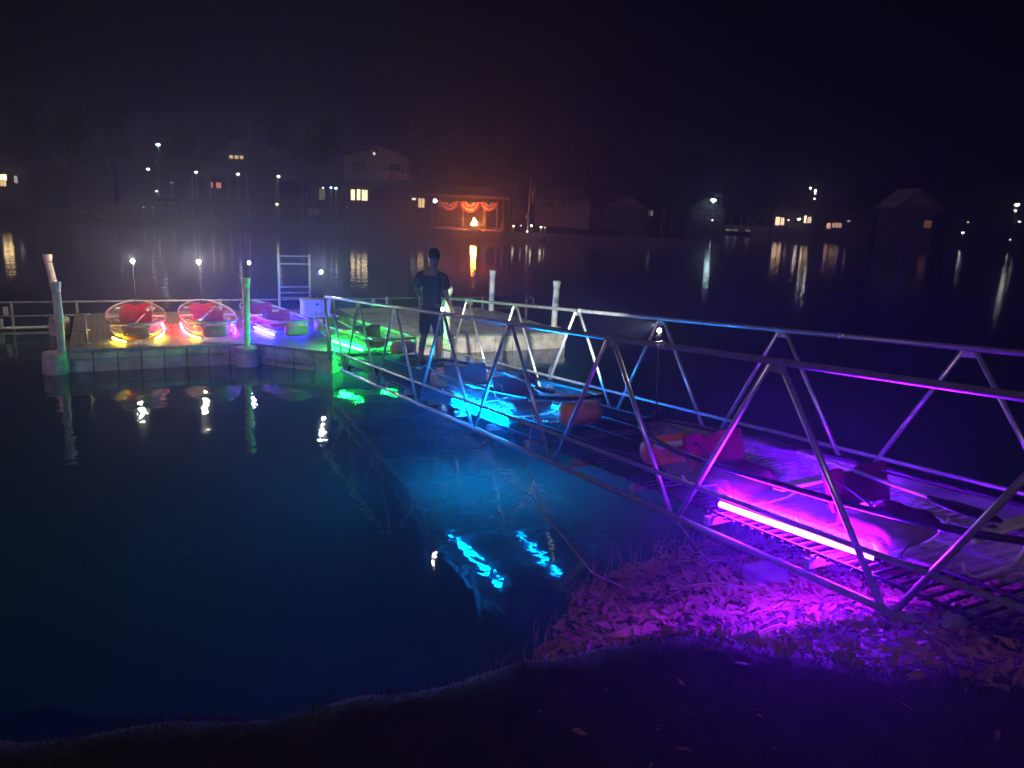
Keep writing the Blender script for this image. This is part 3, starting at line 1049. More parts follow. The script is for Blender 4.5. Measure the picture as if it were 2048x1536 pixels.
gs = MB()
for i in range(9000):
    x = random.uniform(-2.6, 3.2); y = lip_y(x) + .25 - abs(random.gauss(0, .35))
    if y < 1.4: continue
    z = ground_z(x, y) - .005
    h = random.uniform(.012, .05) * (1.5 if random.random() < .1 else 1); a = random.uniform(0, 2 * pi)
    l_ = Vector((random.gauss(0, .5), random.gauss(0, .5), 0)) * h
    wv = Vector((cos(a), sin(a), 0)) * .0018
    b = Vector((x, y, z))
    gs.add([b - wv, b + wv, b + wv * .6 + l_ * .4 + Vector((0, 0, h * .6)), b - wv * .6 + l_ * .4 + Vector((0, 0, h * .6)), b + l_ + Vector((0, 0, h * .9))], [(0, 1, 2, 3), (3, 2, 4)])
tag(gs.build('short_grass', mat('grass_blades', (0.018, 0.022, 0.010), 0.8, 0, 0.4, 3)), 'short rough grass on the top of the dark bank in the foreground', 'grass', kind='stuff')

# half buried log
pts = []
for i in range(9):
    f = i / 8
    x = .22 + 1.3 * f; y = 4.02 + .05 * sin(f * 5) + .10 * f
    pts.append((x, y, ground_z(x, y) + .035 + .01 * sin(i * 2.1)))
o = MB().tube(pts, [.02, .045, .055, .06, .062, .06, .055, .05, .03], 12).build('driftwood_log', M['wood'])
tag(o, 'long weathered log half buried along the lower edge of the leaf litter', 'log')
# flat slab
sx, sy = 2.12, 5.75
sb = MB()
outl = [(-.17, -.15), (.08, -.19), (.19, -.08), (.20, .12), (.05, .17), (-.14, .14)]
sb.prism(outl, -.03, .04)
o = sb.build('stone_slab', M['stone'])
o.location = (sx, sy, ground_z(sx, sy) + .05)
o.rotation_euler = (.16, -.12, .1)
tag(o, 'flat grey stone slab lying on the lit leaf litter below the violet kayak', 'stone')
for k, (x, y, r, lab) in enumerate(((1.83, 5.62, .06, 'small rounded stone touching the left side of the flat slab'), (3.1, 5.2, .09, 'rounded stone among the leaves right of the flat slab'), (.1, 3.6, .08, 'dim rounded stone on the dark bank below the log'))):
    mb = MB()
    prof = [(r * .3, -r * .5), (r, -.2 * r), (r * .95, r * .25), (r * .5, r * .6), (r * .1, r * .66)]
    mb.lathe((0, 0, 0), prof, 9)
    mb.v = [tuple(Vector(v) * (1 + .25 * noise.noise(Vector(v) * 14 + Vector((k, 0, 0))))) for v in mb.v]
    o = mb.build('stone', M['stone']); o.location = (x, y, ground_z(x, y) + r * .3)
    tag(o, lab, 'stone')

# bare branch leaning over the water
bt = empty('bare_branch', 'bare forked branch leaning out over the glowing blue water', 'branch', (.92, 6.45, ground_z(.92, 6.45) - .02))
q0 = at(1150, 1100, 6.75) - bt.location; q1 = at(1093, 1035, 6.9) - bt.location; q2 = at(1064, 995, 7.0) - bt.location
MB().tube([(0, 0, 0), q0, q1, q2, at(1050, 982, 7.0) - bt.location], [.013, .010, .0075, .005, .003], 7).build('stem', M['bark'], bt)
for pl in ([(1064, 995), (1066, 980), (1066, 970)], [(1085, 1027), (1086, 1000), (1078, 978)], [(1088, 1030), (1095, 1012), (1080, 990), (1076, 982)],
           [(1083, 1016), (1062, 1018), (1052, 1010), (1045, 1003)], [(1064, 995), (1056, 990), (1052, 984)], [(1105, 1048), (1096, 1030), (1090, 1015)]):
    mb = MB()
    P_ = [at(x, y, 6.95) - bt.location for x, y in pl]
    mb.tube(P_, [.0045 - .003 * i / (len(P_) - 1) for i in range(len(P_))], 5)
    mb.build('twig', M['bark'], bt)

def line(label, pts, r=.006):
    fine = []
    for i in range(len(pts) - 1):
        a, b = Vector(pts[i]), Vector(pts[i + 1])
        for k in range(6): fine.append(a.lerp(b, k / 6))
    fine.append(Vector(pts[-1]))
    o = MB().tube(fine, r, 6).build('mooring_line', M['rope'])
    return tag(o, label, 'rope', 'ropes hanging from the gangway')
line('slack rope looping from below the cyan kayak down to the bank', [gp(7.35, .05, .22), gp(7.6, -.12, -.12), gp(8.1, -.25, -.38), gp(9.0, -.3, -.62), Vector((1.1, 5.95, ground_z(1.1, 5.95) + .02))])
line('thin rope hanging below the deck between the cyan and violet kayaks', [gp(8.0, .9, .1), gp(8.2, .85, -.15), gp(8.6, .8, -.4), gp(9.1, .75, -.62)])
o = MB().tube([gp(7.55, 1.5, .32), gp(7.6, 1.38, .30), gp(7.56, 1.3, .2), gp(7.62, 1.25, .12), gp(7.9, 1.2, .1)], .02, 8).build('tie_strap', M['rubber'])
tag(o, 'dark strap tied at the bow of the cyan kayak', 'strap')

# ================================================================== FAR SHORE
WARM, COOL, WHT, AMB = (1, .62, .28), (.62, .95, 1), (1, .93, .8), (1, .72, .3)

def zg(X, Y):
    return .75
FAR = lambda Y, st: round(st * (.55 if Y < 115 else .25), 3)
def lamp(label, px, py, Y, r=.16, col=WHT, st=60, pole=True, arm=0.0, group='lamps along the far shore', cat='lamp', base_z=None):
    p = at(px, py, Y)
    bz_ = base_z if base_z is not None else zg(p.x, Y)
    t = empty('street_lamp' if pole else 'shore_light', label, cat, (p.x - arm, Y, bz_), 0, group)
    hh = p.z - bz_
    if pole:
        pts = [(0, 0, 0), (0, 0, hh + .1)] if not arm else [(0, 0, 0), (0, 0, hh + .1), (arm * .5, 0, hh + .28), (arm, 0, hh + .18)]
        MB().tube(pts, .055, 8).build('pole', M['steel'], t)
    else:
        MB().lathe((0, 0, 0), [(.12, -.02), (.11, .04), (.05, .06), (.05, max(.1, hh - r * .6))], 8).build('post', M['steel'], t)
    hd = MB(); hd.lathe((arm, 0, hh), [(r * .5, r * 1.2), (r * 1.25, r * .7), (r * 1.3, r * .55)], 10)
    hd.build('hood', M['black_metal'], t)
    b = MB(); b.lathe((arm, 0, hh), [(r * .3, -r * .7), (r * .85, -r * .4), (r, 0), (r * .7, r * .4)], 10)
    b.build('bulb', emit(col, FAR(Y, st)), t)
    return t

class Bld:
    """a building whose front stands at depth Y; measured in metres from a surveyed base"""
    def __init__(s, name, label, px, Y, cat='house', z0=.7):
        s.Y = Y
        p = at(px, 430, Y)
        s.o = Vector((p.x, Y, z0))
        s.t = empty(name, label, cat, s.o)
    def P(s, px, py, dy=0.0):
        p = at(px, py, s.Y + dy)
        return p.x - s.o.x, p.z - s.o.z
    def part(s, name, mb, m, parent=None): return mb.build(name, m, parent or s.t)
    def wall(s, x0, x1, z0, z1, depth=6, dy=0, m='wallw', name='wall'):
        return s.part(name, MB().box(((x0 + x1) / 2, dy + depth / 2, (z0 + z1) / 2), (x1 - x0, depth, z1 - z0)), M[m])
    def rect(s, px0, py0, px1, py1):
        cx_, cy_ = (px0 + px1) / 2, (py0 + py1) / 2
        x0, _ = s.P(px0, cy_); x1, _ = s.P(px1, cy_)
        _, z1 = s.P(cx_, py0); _, z0 = s.P(cx_, py1)
        return x0, x1, z0, z1
    def window(s, px0, py0, px1, py1, m, dy=0.0, fr='trim', mull=1, f=.07):
        x0, x1, z0, z1 = s.rect(px0, py0, px1, py1)
        fm = MB()
        y = dy - .05
        fm.box(((x0 + x1) / 2, y, z1 + f / 2), (x1 - x0 + 2 * f, .1, f)); fm.box(((x0 + x1) / 2, y, z0 - f / 2), (x1 - x0 + 2 * f, .1, f))
        fm.box((x0 - f / 2, y, (z0 + z1) / 2), (f, .1, z1 - z0)); fm.box((x1 + f / 2, y, (z0 + z1) / 2), (f, .1, z1 - z0))
        for k in range(mull):
            fm.box((x0 + (x1 - x0) * (k + 1) / (mull + 1), y, (z0 + z1) / 2), (.05, .09, z1 - z0))
        fo = s.part('window', fm, M[fr])
        pn = MB().box(((x0 + x1) / 2, dy - .02, (z0 + z1) / 2), (x1 - x0, .03, z1 - z0))
        pn.build('pane', m if not isinstance(m, str) else M[m], fo)
        return fo
    def gable(s, x0, x1, ze, zp, depth, dy=0, m='wallw', rm='roof', over=.4, xp=None):
        xp = (x0 + x1) / 2 if xp is None else xp
        s.part('gable', MB().prism_y([(x0, ze), (x1, ze), (xp, zp)], dy, dy + depth), M[m])
        th = .18
        for (xa, xb) in ((x0 - over, xp), (x1 + over, xp)):
            za = ze - over * (zp - ze) / abs(xp - (x0 if xa < xp else x1))
            s.part('roof', MB().prism_y([(xa, za + .01), (xp, zp + .01), (xp, zp + th), (xa, za + th)] if xa < xp else [(xp, zp + .01), (xa, za + .01), (xa, za + th), (xp, zp + th)], dy - over, dy + depth + over), M[rm])
    def posts(s, pxs, z0, z1, dy, r=.09, m='trim', py=420):
        for px in pxs:
            x, _ = s.P(px, py, dy)
            s.part('post', MB().box((x, dy, (z0 + z1) / 2), (2 * r, 2 * r, z1 - z0)), M[m])

def bunting(label, px, py, Y, wid, group='patriotic fan buntings'):
    """half-round pleated fan of red, white and blue bands"""
    p = at(px, py, Y)
    R_ = wid / 2
    bands = [(0, .28, 'blue'), (.28, .46, 'white'), (.46, .66, 'red'), (.66, .82, 'white'), (.82, 1.0, 'red')]
    mb = MB()
    K = 24
    mi = {'blue': 0, 'white': 1, 'red': 2}
    for a0_, a1_, c in bands:
        mb.cur = mi[c]
        vs, fs = [], []
        for i in range(K + 1):
            th = pi + pi * i / K
            pl = .05 * (1 if i % 2 else -1)
            for rr, dy in ((a0_, 0), (a1_, 0), (a1_, .02), (a0_, .02)):
                vs.append((rr * R_ * cos(th), pl * rr + dy, rr * R_ * sin(th)))
        for i in range(K):
            for k in range(4):
                fs.append((i * 4 + k, (i + 1) * 4 + k, (i + 1) * 4 + (k + 1) % 4, i * 4 + (k + 1) % 4))
        mb.add(vs, fs)
    o = mb.build('fan_bunting', [M['blue'], M['white'], M['red']])
    o.location = p
    return tag(o, label, 'bunting', group)

E1 = lambda c, s_: emit(c, round(s_ * (.17 if s_ > 25.5 or s_ in (18, 26, 6) else .75), 3))

# house at the far left edge
b = Bld('waterside_house', 'dark house at the left edge with a lit window', 20, 85)
x0, x1, z0, z1 = b.rect(-70, 335, 62, 420)
b.wall(x0, x1, -1, z1 - .2, 7, m='walld')
b.gable(x0, x1, z1 - .2, z1 + 2.2, 7, m='walld')
b.window(-6, 349, 14, 360, E1(AMB, 22), mull=1)
b.window(-4, 362, 13, 372, E1(WARM, 5), mull=2)
b.window(29, 352, 36, 366, E1(WHT, 1.6), mull=0)
# lakeside hall with long roof
b = Bld('lakeside_hall', 'long low waterside hall with a porch roof and small red windows', 500, 90, 'building')
x0, x1, z0, z1 = b.rect(335, 352, 690, 402)
_, zr0 = b.P(500, 352); _, zr1 = b.P(500, 330)
b.wall(x0, x1, -1, zr0, 9, dy=2.2, m='walld')
b.part('roof', MB().prism_y([(x0 - .6, zr0 + .02), (x1 + .5, zr0 + .02), (x1 - 1, zr1 + .6), (x0 + 1, zr1 + .6)], -.3, 11.5), M['roof'])
b.part('roof_edge', MB().box(((x0 + x1) / 2 - .1, -.32, zr0 - .06), (x1 - x0 + 1.0, .12, .2)), M['walld'])
xa, xb, za, zb = b.rect(402, 296, 512, 340)
b.wall(xa, xb, zr1 - .2, zb, 6, dy=3.5, m='walld', name='upper_storey')
b.gable(xa, xb, zb, zb + 1.6, 6, dy=3.5, m='walld')
for q in ((437, 306.5, 445, 319), (448, 307, 456, 320), (459, 307.5, 466, 320.5)):
    b.window(*q, E1(AMB, 2.6), dy=3.4, mull=0, fr='walld')
b.window(402, 363, 411, 374, E1((1, .34, .2), 3.0), dy=2.15)
b.window(419, 364, 428, 375, E1((1, .34, .2), 2.8), dy=2.15)
b.window(606, 374, 622, 399, 'shade', dy=2.15, mull=0)
b.window(629, 376, 641, 399, E1((.8, .75, .45), .5), dy=2.15, mull=0)
b.posts([384, 420, 458, 495, 553, 604, 624], -1, zr0, .3, .12, 'wallw', 385)
# boardwalk on piles
b = Bld('boardwalk', 'timber boardwalk on piles in front of the long hall', 440, 86, 'boardwalk')
xa, xb, za, zb = b.rect(318, 402, 690, 410)
b.part('deck', MB().box(((xa + xb) / 2, .9, za + .2), (xb - xa, 2.2, .22)), M['wood'])
b.part('edge_beam', MB().box(((xa + xb) / 2, -.25, za + .12), (xb - xa, .12, .34)), M['walld'])
b.part('lower_beam', MB().box(((xa + xb) / 2, -.2, za - .55), (xb - xa, .1, .14)), M['wood'])
for k in range(12):
    x = xa + (xb - xa) * (k + .5) / 12
    b.part('pile', MB().tube([(x, 0, -2.0), (x, 0, za + .1)], .13, 8), M['wood'])
for q in ((617, 416, 626, 431), (630, 416, 640, 430)):
    xq, xr, zq, zr = b.rect(*q)
    b.part('fender_board', MB().box(((xq + xr) / 2, -.35, (zq + zr) / 2), (xr - xq, .06, zr - zq)), M['trim'])

# gabled two-storey house
b = Bld('gabled_house', 'tall gabled house with a balcony and three lit ground floor windows', 752, 88)
x0, x1, _, ze = b.rect(688, 307, 818, 400)
_, zp = b.P(750, 287); _, ze = b.P(750, 312)
_, zmid = b.P(750, 369)
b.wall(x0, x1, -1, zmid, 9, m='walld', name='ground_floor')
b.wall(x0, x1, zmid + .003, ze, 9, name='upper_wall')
b.gable(x0, x1, ze, zp, 9, over=.35)
b.window(703, 322, 731, 346, 'shade', mull=2); b.window(778, 328, 800, 342, 'shade', mull=1)
vx, vz = b.P(749, 302)
vo = b.part('gable_vent', MB().lathe((vx, -.05, vz), [(.42, -.02), (.42, .05), (.3, .06)], 14, 'Y'), M['walld'])
b.part('badge_light', MB().lathe((vx, -.16, vz - .3), [(.05, -.03), (.16, 0), (.05, .05)], 8, 'Y'), E1((1, .9, .8), 3.0))
xa, xb, za, zb = b.rect(690, 347, 826, 368)
b.part('balcony_floor', MB().box(((xa + xb) / 2, -1.0, za + .1), (xb - xa, 1.96, .2)), M['walld'])
b.part('balcony_rail', MB().box(((xa + xb) / 2, -1.95, zb), (xb - xa, .08, .08)), M['wallw'])
bl = MB()
k = xa
while k < xb:
    bl.box((k, -1.95, (za + zb) / 2 + .1), (.05, .05, zb - za - .2)); k += .22
b.part('balusters', bl, M['walld'])
for q in ((702, 379, 710, 400), (714, 379, 721, 400), (724, 380, 735, 401)):
    b.window(*q, E1((1, .78, .42), 7.5), mull=1 if q[0] > 720 else 0)
_, zq = b.P(750, 374)
b.part('porch_roof', MB().prism_y([(x0 - .5, zq), (x1 + 3.2, zq - .1), (x1 + 2.4, zq + .7), (x0, zq + .7)], -3.0, -.02), M['roof'])
b.posts([690, 738, 772, 818], -1, zq - .1, -2.8, .1, 'walld', 395)
bunting('left one of the two fans on the balcony of the gabled house', 766, 343, 85.9, 1.75)
bunting('right one of the two fans on the balcony of the gabled house', 806, 345, 85.9, 1.75)
# enclosed porch
b = Bld('porch_wing', 'low dark porch wing with a yellow window beside the gabled house', 800, 90, 'building')
xa, xb, za, zb = b.rect(822, 391, 862, 420)
x0, _ = b.P(740, 400)
b.wall(x0, xb, -1, zb, 5, m='walld')
b.part('roof', MB().prism_y([(x0 - .2, zb + .01), (xb + .4, zb + .01), (xb, zb + .8), (x0, zb + .8)], -.6, 5.4), M['roof'])
b.window(837, 397, 849, 415, E1(AMB, 3.2), mull=1)
b.window(786, 396, 800, 412, E1(WARM, 1.6), mull=2)
b.window(808, 397, 816, 414, E1(WARM, 1.2), mull=1)
b.window(771, 393, 775, 414, E1(WARM, 2.4), mull=0)
b.window(824, 396, 832, 400, E1(WHT, 4.0), mull=0)

# pavilion
b = Bld('pavilion', 'open waterside pavilion lit orange by the fire in front of it', 930, 85, 'pavilion')
xa, xb, za, zb = b.rect(862, 392, 1008, 455)
zt = zb
_, zpk = b.P(930, 376)
b.part('floor', MB().box(((xa + xb) / 2, 2.6, .12), (xb - xa, 6.4, .24)), M['wallw'])
b.part('roof', MB().prism_y([(xa - .6, zt + .01), (xb + .6, zt - .1), (xb - 1.6, zpk + .1), (xa + 1.6, zpk + .2)], -1.2, 6.6), M['roof'])
b.part('fascia', MB().box(((xa + xb) / 2, -1.26, zt - .08), (xb - xa + 1.2, .1, .26)), M['wallw'])
b.part('back_wall', MB().box(((xa + xb) / 2 - 1, 5.9, zt / 2 + .1), (xb - xa - 2, .15, zt - .3)), M['walld'])
b.posts([864, 888, 926, 968, 994, 1006], .24, zt - .2, -.5, .07, 'walld', 430)
for q in ((877, 400, 884, 414), (912, 401, 916, 411)):
    xq, xr, zq, zr = b.rect(*q)
    b.part('drape', MB().box(((xq + xr) / 2, -.2, (zq + zr) / 2), (xr - xq, .05, zr - zq)), M['white'])
xq, zq = b.P(870, 402)
b.part('porch_light', MB().lathe((xq, -.1, zq), [(.08, -.2), (.26, -.1), (.28, .1), (.1, .22)], 10), E1((.95, .92, 1), 12))
bunting('left fan bunting under the pavilion roof', 899, 404, 84.1, 1.9)
bunting('middle fan bunting above the fire', 940, 404, 84.1, 2.2)
bunting('right fan bunting under the pavilion roof', 978, 405, 84.1, 1.9)
# fire table and flame
p = at(949, 446, 82.6)
t = empty('fire_table', 'fire table with an orange flame in front of the pavilion', 'fire table', (p.x, 82.9, .72))
MB().box((.0, 0, .28), (1.3, .7, .5), bev=.04).build('base', M['stone'], t)
MB().box((.0, 0, .57), (1.7, .9, .07), bev=.02).build('table_top', M['stone'], t)
fl = MB()
for k, (x, h, r) in enumerate(((-.08, .78, .19), (.12, .5, .14), (-.25, .42, .1))):
    fl.tube([(x, 0, .6), (x - .03, 0, .6 + h * .3), (x + .03, 0, .6 + h * .6), (x, 0, .6 + h)], [r * .6, r, r * .6, .01], 8)
fl.build('flame', emit((1, .24, .03), 1000), t)
t = empty('lounge_bench', 'low bench lit orange right of the fire table', 'bench', (p.x + 1.9, 83.0, .74))
MB().box((0.3, 0, .42), (2.0, .5, .09), bev=.02).build('seat', M['wallw'], t)
for q in (-.55, 1.15): MB().box((q, 0, .19), (.1, .45, .38)).build('leg', M['wood'], t)
MB().box((.95, .1, .75), (.12, .3, .56), bev=.03).build('armrest', M['wallw'], t)
# seawall
tag(MB().box((0, 85.4, .25), (82, .35, 1.1)).build('seawall', M['stone']), 'low concrete seawall along the far shore in front of the houses', 'wall')
for o in bpy.data.objects:
    if o.name == 'seawall': o.location = (-22, 0, 0)

# bollard lights
for k, (x, y, lab) in enumerate(((1027, 452, 'first shore light left of the flagpole'), (1042, 451, 'second shore light, just left of the flagpole'), (1063, 451, 'shore light just right of the flagpole'), (1082, 454, 'larger shore light further right of the flagpole'), (1090, 455, 'last small shore light right of the flagpole'))):
    lamp(lab, x, y, 84.2, (.12, .08, .13, .15, .08)[k], (1, .88, .72), (26, 12, 28, 24, 12)[k], False, group='low shore lights by the flagpole', cat='light', base_z=.6)
# flagpole and flag
p = at(1055, 456, 84); q = at(1063, 349, 84)
t = empty('flagpole', 'white flagpole on the far shore right of the fire', 'flagpole', (p.x, 84, .6))
top_ = q - Vector((p.x, 84, .6))
MB().tube([(0, 0, 0), (top_.x, 0, top_.z)], [.08, .045], 8).build('pole', M['white'], t)
MB().lathe((top_.x, 0, top_.z), [(.03, -.05), (.08, 0), (.03, .07)], 8).build('finial', M['trim'], t)
MB().lathe((-.02, 0, 1.9), [(.3, -.25), (.22, 0), (.1, .35)], 8).build('light_collar', M['trim'], t)
MB().lathe((-.02, -.3, .3), [(.05, -.05), (.12, 0), (.05, .06)], 8).build('uplight', emit((1, .85, .8), 12), t)
fm = MB()
NU_, NV_ = 7, 13
vs = []
for i in range(NV_ + 1):
    for j in range(NU_ + 1):
        u = j / NU_; v = i / NV_
        vs.append((.05 + .42 * u * (1 - .3 * v) + .06 * sin(v * 9), .12 * sin(u * 7 + v * 2), -.15 - 1.9 * v - .55 * u))
for i in range(NV_):
    fm.cur = 0 if i % 2 == 0 else 1
    fm.add([], [])
    for j in range(NU_):
        if i < 6 and j < 3: fm.cur = 2
        else: fm.cur = 0 if i % 2 == 0 else 1
        a = i * (NU_ + 1) + j
        fm.add([vs[a], vs[a + 1], vs[a + NU_ + 2], vs[a + NU_ + 1]], [(0, 1, 2, 3)])
o = fm.build('flag', [M['red'], M['white'], M['blue']])
o.location = at(1064, 362, 84)
tag(o, 'striped flag hanging limp from the flagpole', 'flag')

# long white building and boathouse
b = Bld('white_cottage', 'long dim white cottage with dark windows right of the flagpole', 1120, 104)
xa, xb, za, zb = b.rect(1072, 401, 1180, 432)
b.wall(xa, xb, -1, zb, 7)
b.part('roof', MB().prism_y([(xa - .4, zb + .01), (xb + .4, zb + .01), (xb - 1.2, zb + 1.7), (xa + 1.2, zb + 1.7)], -.4, 7.4), M['roof'])
for x in (1084, 1096, 1104, 1118, 1128, 1142, 1156):
    b.window(x - 3, 404 + (x - 1120) * .05, x + 3, 415 + (x - 1120) * .05, 'shade', mull=0)
b = Bld('boathouse', 'dim boathouse with a pale gable in the middle of the far shore', 1250, 118, 'boathouse')
xa, xb, za, zb = b.rect(1208, 414, 1296, 440)
_, zp = b.P(1248, 388)
b.wall(xa, xb, -1, zb, 8, m='walld'); b.gable(xa, xb, zb, zp, 8)
b.window(1302, 421, 1310, 432, E1(WHT, .8), dy=2, mull=0)
b.posts([1300, 1325, 1345], -1, zb, 2, .1, 'wallw', 425)
# white framed cottage
b = Bld('framed_cottage', 'cottage with white framed windows under the bright blue-white tree lamp', 1415, 150)
xa, xb, za, zb = b.rect(1372, 420, 1450, 455)
b.wall(xa, xb, -1, zb, 7, m='walld'); b.gable(xa, xb, zb, zb + 2.2, 7, m='walld')
for q in ((1388, 424, 1391, 437), (1397, 425, 1404, 438), (1417, 426, 1425, 438), (1436, 428, 1442, 440)):
    b.window(*q, 'shade', mull=1, fr='trim', f=.22)
lamp('bright bluish tree lamp high above the framed cottage', 1427, 400, 148, .55, COOL, 190)
lamp('small lamp beside the framed cottage door', 1425, 440, 148.5, .14, WHT, 120, False)
# terrace and café
b = Bld('lit_terrace', 'low lit terrace wall with posts left of the café', 1500, 168, 'terrace')
xa, xb, za, zb = b.rect(1450, 457, 1545, 463)
b.part('wall', MB().box(((xa + xb) / 2, .3, .3), (xb - xa, .4, 2.0)), M['trim'])
xr0, xr1, _, zr = b.rect(1447, 430, 1600, 440)
b.part('roof', MB().box(((xr0 + xr1) / 2, 3, zr), (xr1 - xr0, 7, .3)), M['roof'])
b.posts([1462, 1483, 1497, 1514, 1530, 1543], -1, zr, 0, .12, 'trim', 445)
for q in ((1452, 458, 1464, 462), (1468, 458, 1474, 462), (1491, 459, 1500, 463)):
    b.window(*q, E1(WHT, 6), dy=.02, mull=1)
b = Bld('cafe', 'lakeside café with bright warm windows on the right of the far shore', 1580, 166, 'café')
xa, xb, za, zb = b.rect(1546, 426, 1630, 462)
b.wall(xa, xb, -1, zb, 8, m='walld')
b.part('roof', MB().prism_y([(xa - .5, zb + .01), (xb + .5, zb + .01), (xb - 2, zb + 2.4), (xa + 2, zb + 2.4)], -.5, 8.5), M['roof'])
b.window(1551, 434, 1559, 450, E1((1, .62, .36), 70), mull=1)
b.window(1561, 435, 1568, 450, E1((1, .62, .36), 60), mull=1)
b.window(1608, 431, 1613, 446, E1((1, .72, .45), 75), mull=0)
b.window(1615, 434, 1622, 446, E1((1, .62, .36), 45), mull=1)
lamp('round lamp between the café windows', 1598, 438, 164, .36, (1, .85, .72), 150)
lamp('small lamp on the café wall left of the round one', 1577, 440, 164.5, .17, (1, .8, .65), 110)
lamp('topmost left one of the cluster of lamps above the café', 1621, 376, 166, .26, WHT, 170)
lamp('right one of the cluster of lamps above the café', 1631, 381, 167, .28, WHT, 190)
lamp('lower one right below the cluster of lamps', 1630.5, 387, 166.5, .18, WHT, 150)
lamp('lowest single lamp under the cluster above the café', 1629, 397.5, 165.5, .18, WHT, 130)
b = Bld('boat_shed', 'low boat shed with two orange windows right of the café', 1680, 168, 'shed')
xa, xb, za, zb = b.rect(1640, 440, 1745, 468)
b.wall(xa, xb, -1, zb, 7, m='walld')
b.part('roof', MB().prism_y([(xa - .5, zb + .01), (xb + .5, zb + .01), (xb - 2, zb + 1.8), (xa + 2, zb + 1.8)], -.5, 7.5), M['roof'])
b.window(1653, 446, 1661, 457, E1((1, .5, .3), 26), mull=0)
b.window(1664, 446, 1683, 455, E1((1, .6, .4), 18), mull=2)
b.window(1695, 434, 1701, 444, E1((.8, .6, .8), 4), mull=0)
# pale gable on the right
b = Bld('pale_gabled_house', 'house with a steep pale gable alone on the right of the far shore', 1835, 150)
xa, xb, za, zb = b.rect(1796, 412, 1872, 440)
xp_, zp = b.P(1838, 378); _, ze = b.P(1838, 412)
b.wall(xa, xb, -1, ze, 8, m='walld'); b.gable(xa, xb, ze, zp, 8, rm='trim', over=.6, xp=xp_)
b.window(1848, 441, 1862, 456, E1((1, .45, .35), .9), mull=3)
b.posts([1794, 1812], -1, ze - .5, -3, .12, 'walld', 440)
# lamps, left
lamp('tall blue-white street lamp on the left of the far shore', 316, 289, 96, .25, (.72, .93, 1), 34)
lamp('street lamp on an arm left of the tall blue-white one', 296, 338, 92, .2, WHT, 22, arm=-.9)
lamp('small low lamp at the foot of the pole near the hall corner', 313, 382, 92, .15, (.9, 1, .9), 18)
lamp('low light by the water at the far left', 287, 414, 84, .11, WHT, 9, False, base_z=.5, group='low lights by the water on the left')
lamp('faint low light by the water right of the other one', 305, 414, 84, .08, WHT, 4, False, base_z=.5, group='low lights by the water on the left')
lamp('left porch lamp above the hall roof edge', 392, 344, 89, .19, (1, .95, .8), 22)
lamp('middle porch lamp above the hall roof edge', 476, 348, 89, .19, (1, .95, .8), 20)
lamp('right porch lamp above the hall roof edge', 557, 352.5, 89, .19, (1, .95, .8), 20)
lamp('yellow lamp low on the boardwalk edge', 554, 408, 84.8, .14, (1, .85, .35), 26, False, base_z=1.6)
lamp('left of the three blue-white lights beside the gabled house', 646, 375.5, 87.5, .12, COOL, 14, group='blue-white porch lights')
lamp('middle of the three blue-white lights beside the gabled house', 662, 375, 87.5, .14, COOL, 20, group='blue-white porch lights')
lamp('right and brightest of the three blue-white porch lights', 672, 376, 87.5, .16, COOL, 26, group='blue-white porch lights')
lamp('faint distant street lamp high at the left', 86, 301, 130, .22, WHT, 8)
lamp('dark window light beside the pole near the hall', 343, 365, 91, .2, (.8, .8, .7), 1.2, False)
# lamps, right edge
lamp('isolated lamp low by the water near the right edge', 1926, 465, 160, .26, WHT, 120, False)
lamp('dim lamp above the isolated waterside one at right', 1936, 444, 170, .2, WHT, 30)
lamp('bright lamp cluster head at the right edge of the photo', 2034, 409, 165, .5, WHT, 110)
lamp('smaller lamp just below the bright right edge lamp', 2031, 421, 164, .28, WHT, 70)
lamp('lowest lamp under the right edge lamp', 2039, 443, 163, .3, WHT, 45)
lamp('faint lamp down by the water at the right edge', 2020, 479, 150, .2, WHT, 25, False, base_z=-.2)
# antenna mast
p = at(502, 300, 95)
t = empty('antenna_mast', 'thin pale mast rising above the hall roof', 'mast', (p.x, 95, .8))
q = at(503, 240, 95)
MB().tube([(0, 0, 0), (0, 0, q.z - .8)], [.11, .05], 8).build('pole', M['trim'], t)
MB().tube([(-.5, 0, q.z - 2.2), (.5, 0, q.z - 2.2)], .03, 6).build('cross_arm', M['trim'], t)

# trees behind the houses
rt_ = random.Random(11)
def tree_meshes(seed, h, w_):
    r = random.Random(seed)
    tb = MB()
    tb.tube([(0, 0, -1), (.1, 0, h * .3), (-.1, .1, h * .62), (0, 0, h * .9)], [.32, .24, .13, .03], 8)
    cl = []
    for k in range(9):
        a = r.uniform(0, 2 * pi); z = h * r.uniform(.38, .85); L = w_ * r.uniform(.5, .95) * (1.15 - z / h)
        e = Vector((cos(a) * L, sin(a) * L, z + h * .1))
        tb.tube([(0, 0, z - h * .08), e * .5 + Vector((0, 0, z * .5 - h * .0)), e], [.11, .07, .02], 6)
        cl.append((e, w_ * r.uniform(.28, .42)))
    for k in range(12):
        a = r.uniform(0, 2 * pi); rr = w_ * sqrt(r.random()) * .6
        cl.append((Vector((cos(a) * rr, sin(a) * rr, h * r.uniform(.45, .95))), w_ * r.uniform(.22, .4)))
    cb = MB()
    for c, R_ in cl:
        for k in range(95):
            d = Vector((r.gauss(0, 1), r.gauss(0, 1), r.gauss(0, .75))).normalized() * R_ * r.uniform(.5, 1.08)
            p_ = c + d
            s_ = r.uniform(.14, .34)
            e1 = Vector((r.gauss(0, 1), r.gauss(0, 1), r.gauss(0, 1))).normalized(); e2 = e1.orthogonal().normalized()
            cb.add([p_ - e1 * s_, p_ - e2 * s_ * .5, p_ + e1 * s_, p_ + e2 * s_ * .5], [(0, 1, 2, 3)])
    return tb, cb
protos = []
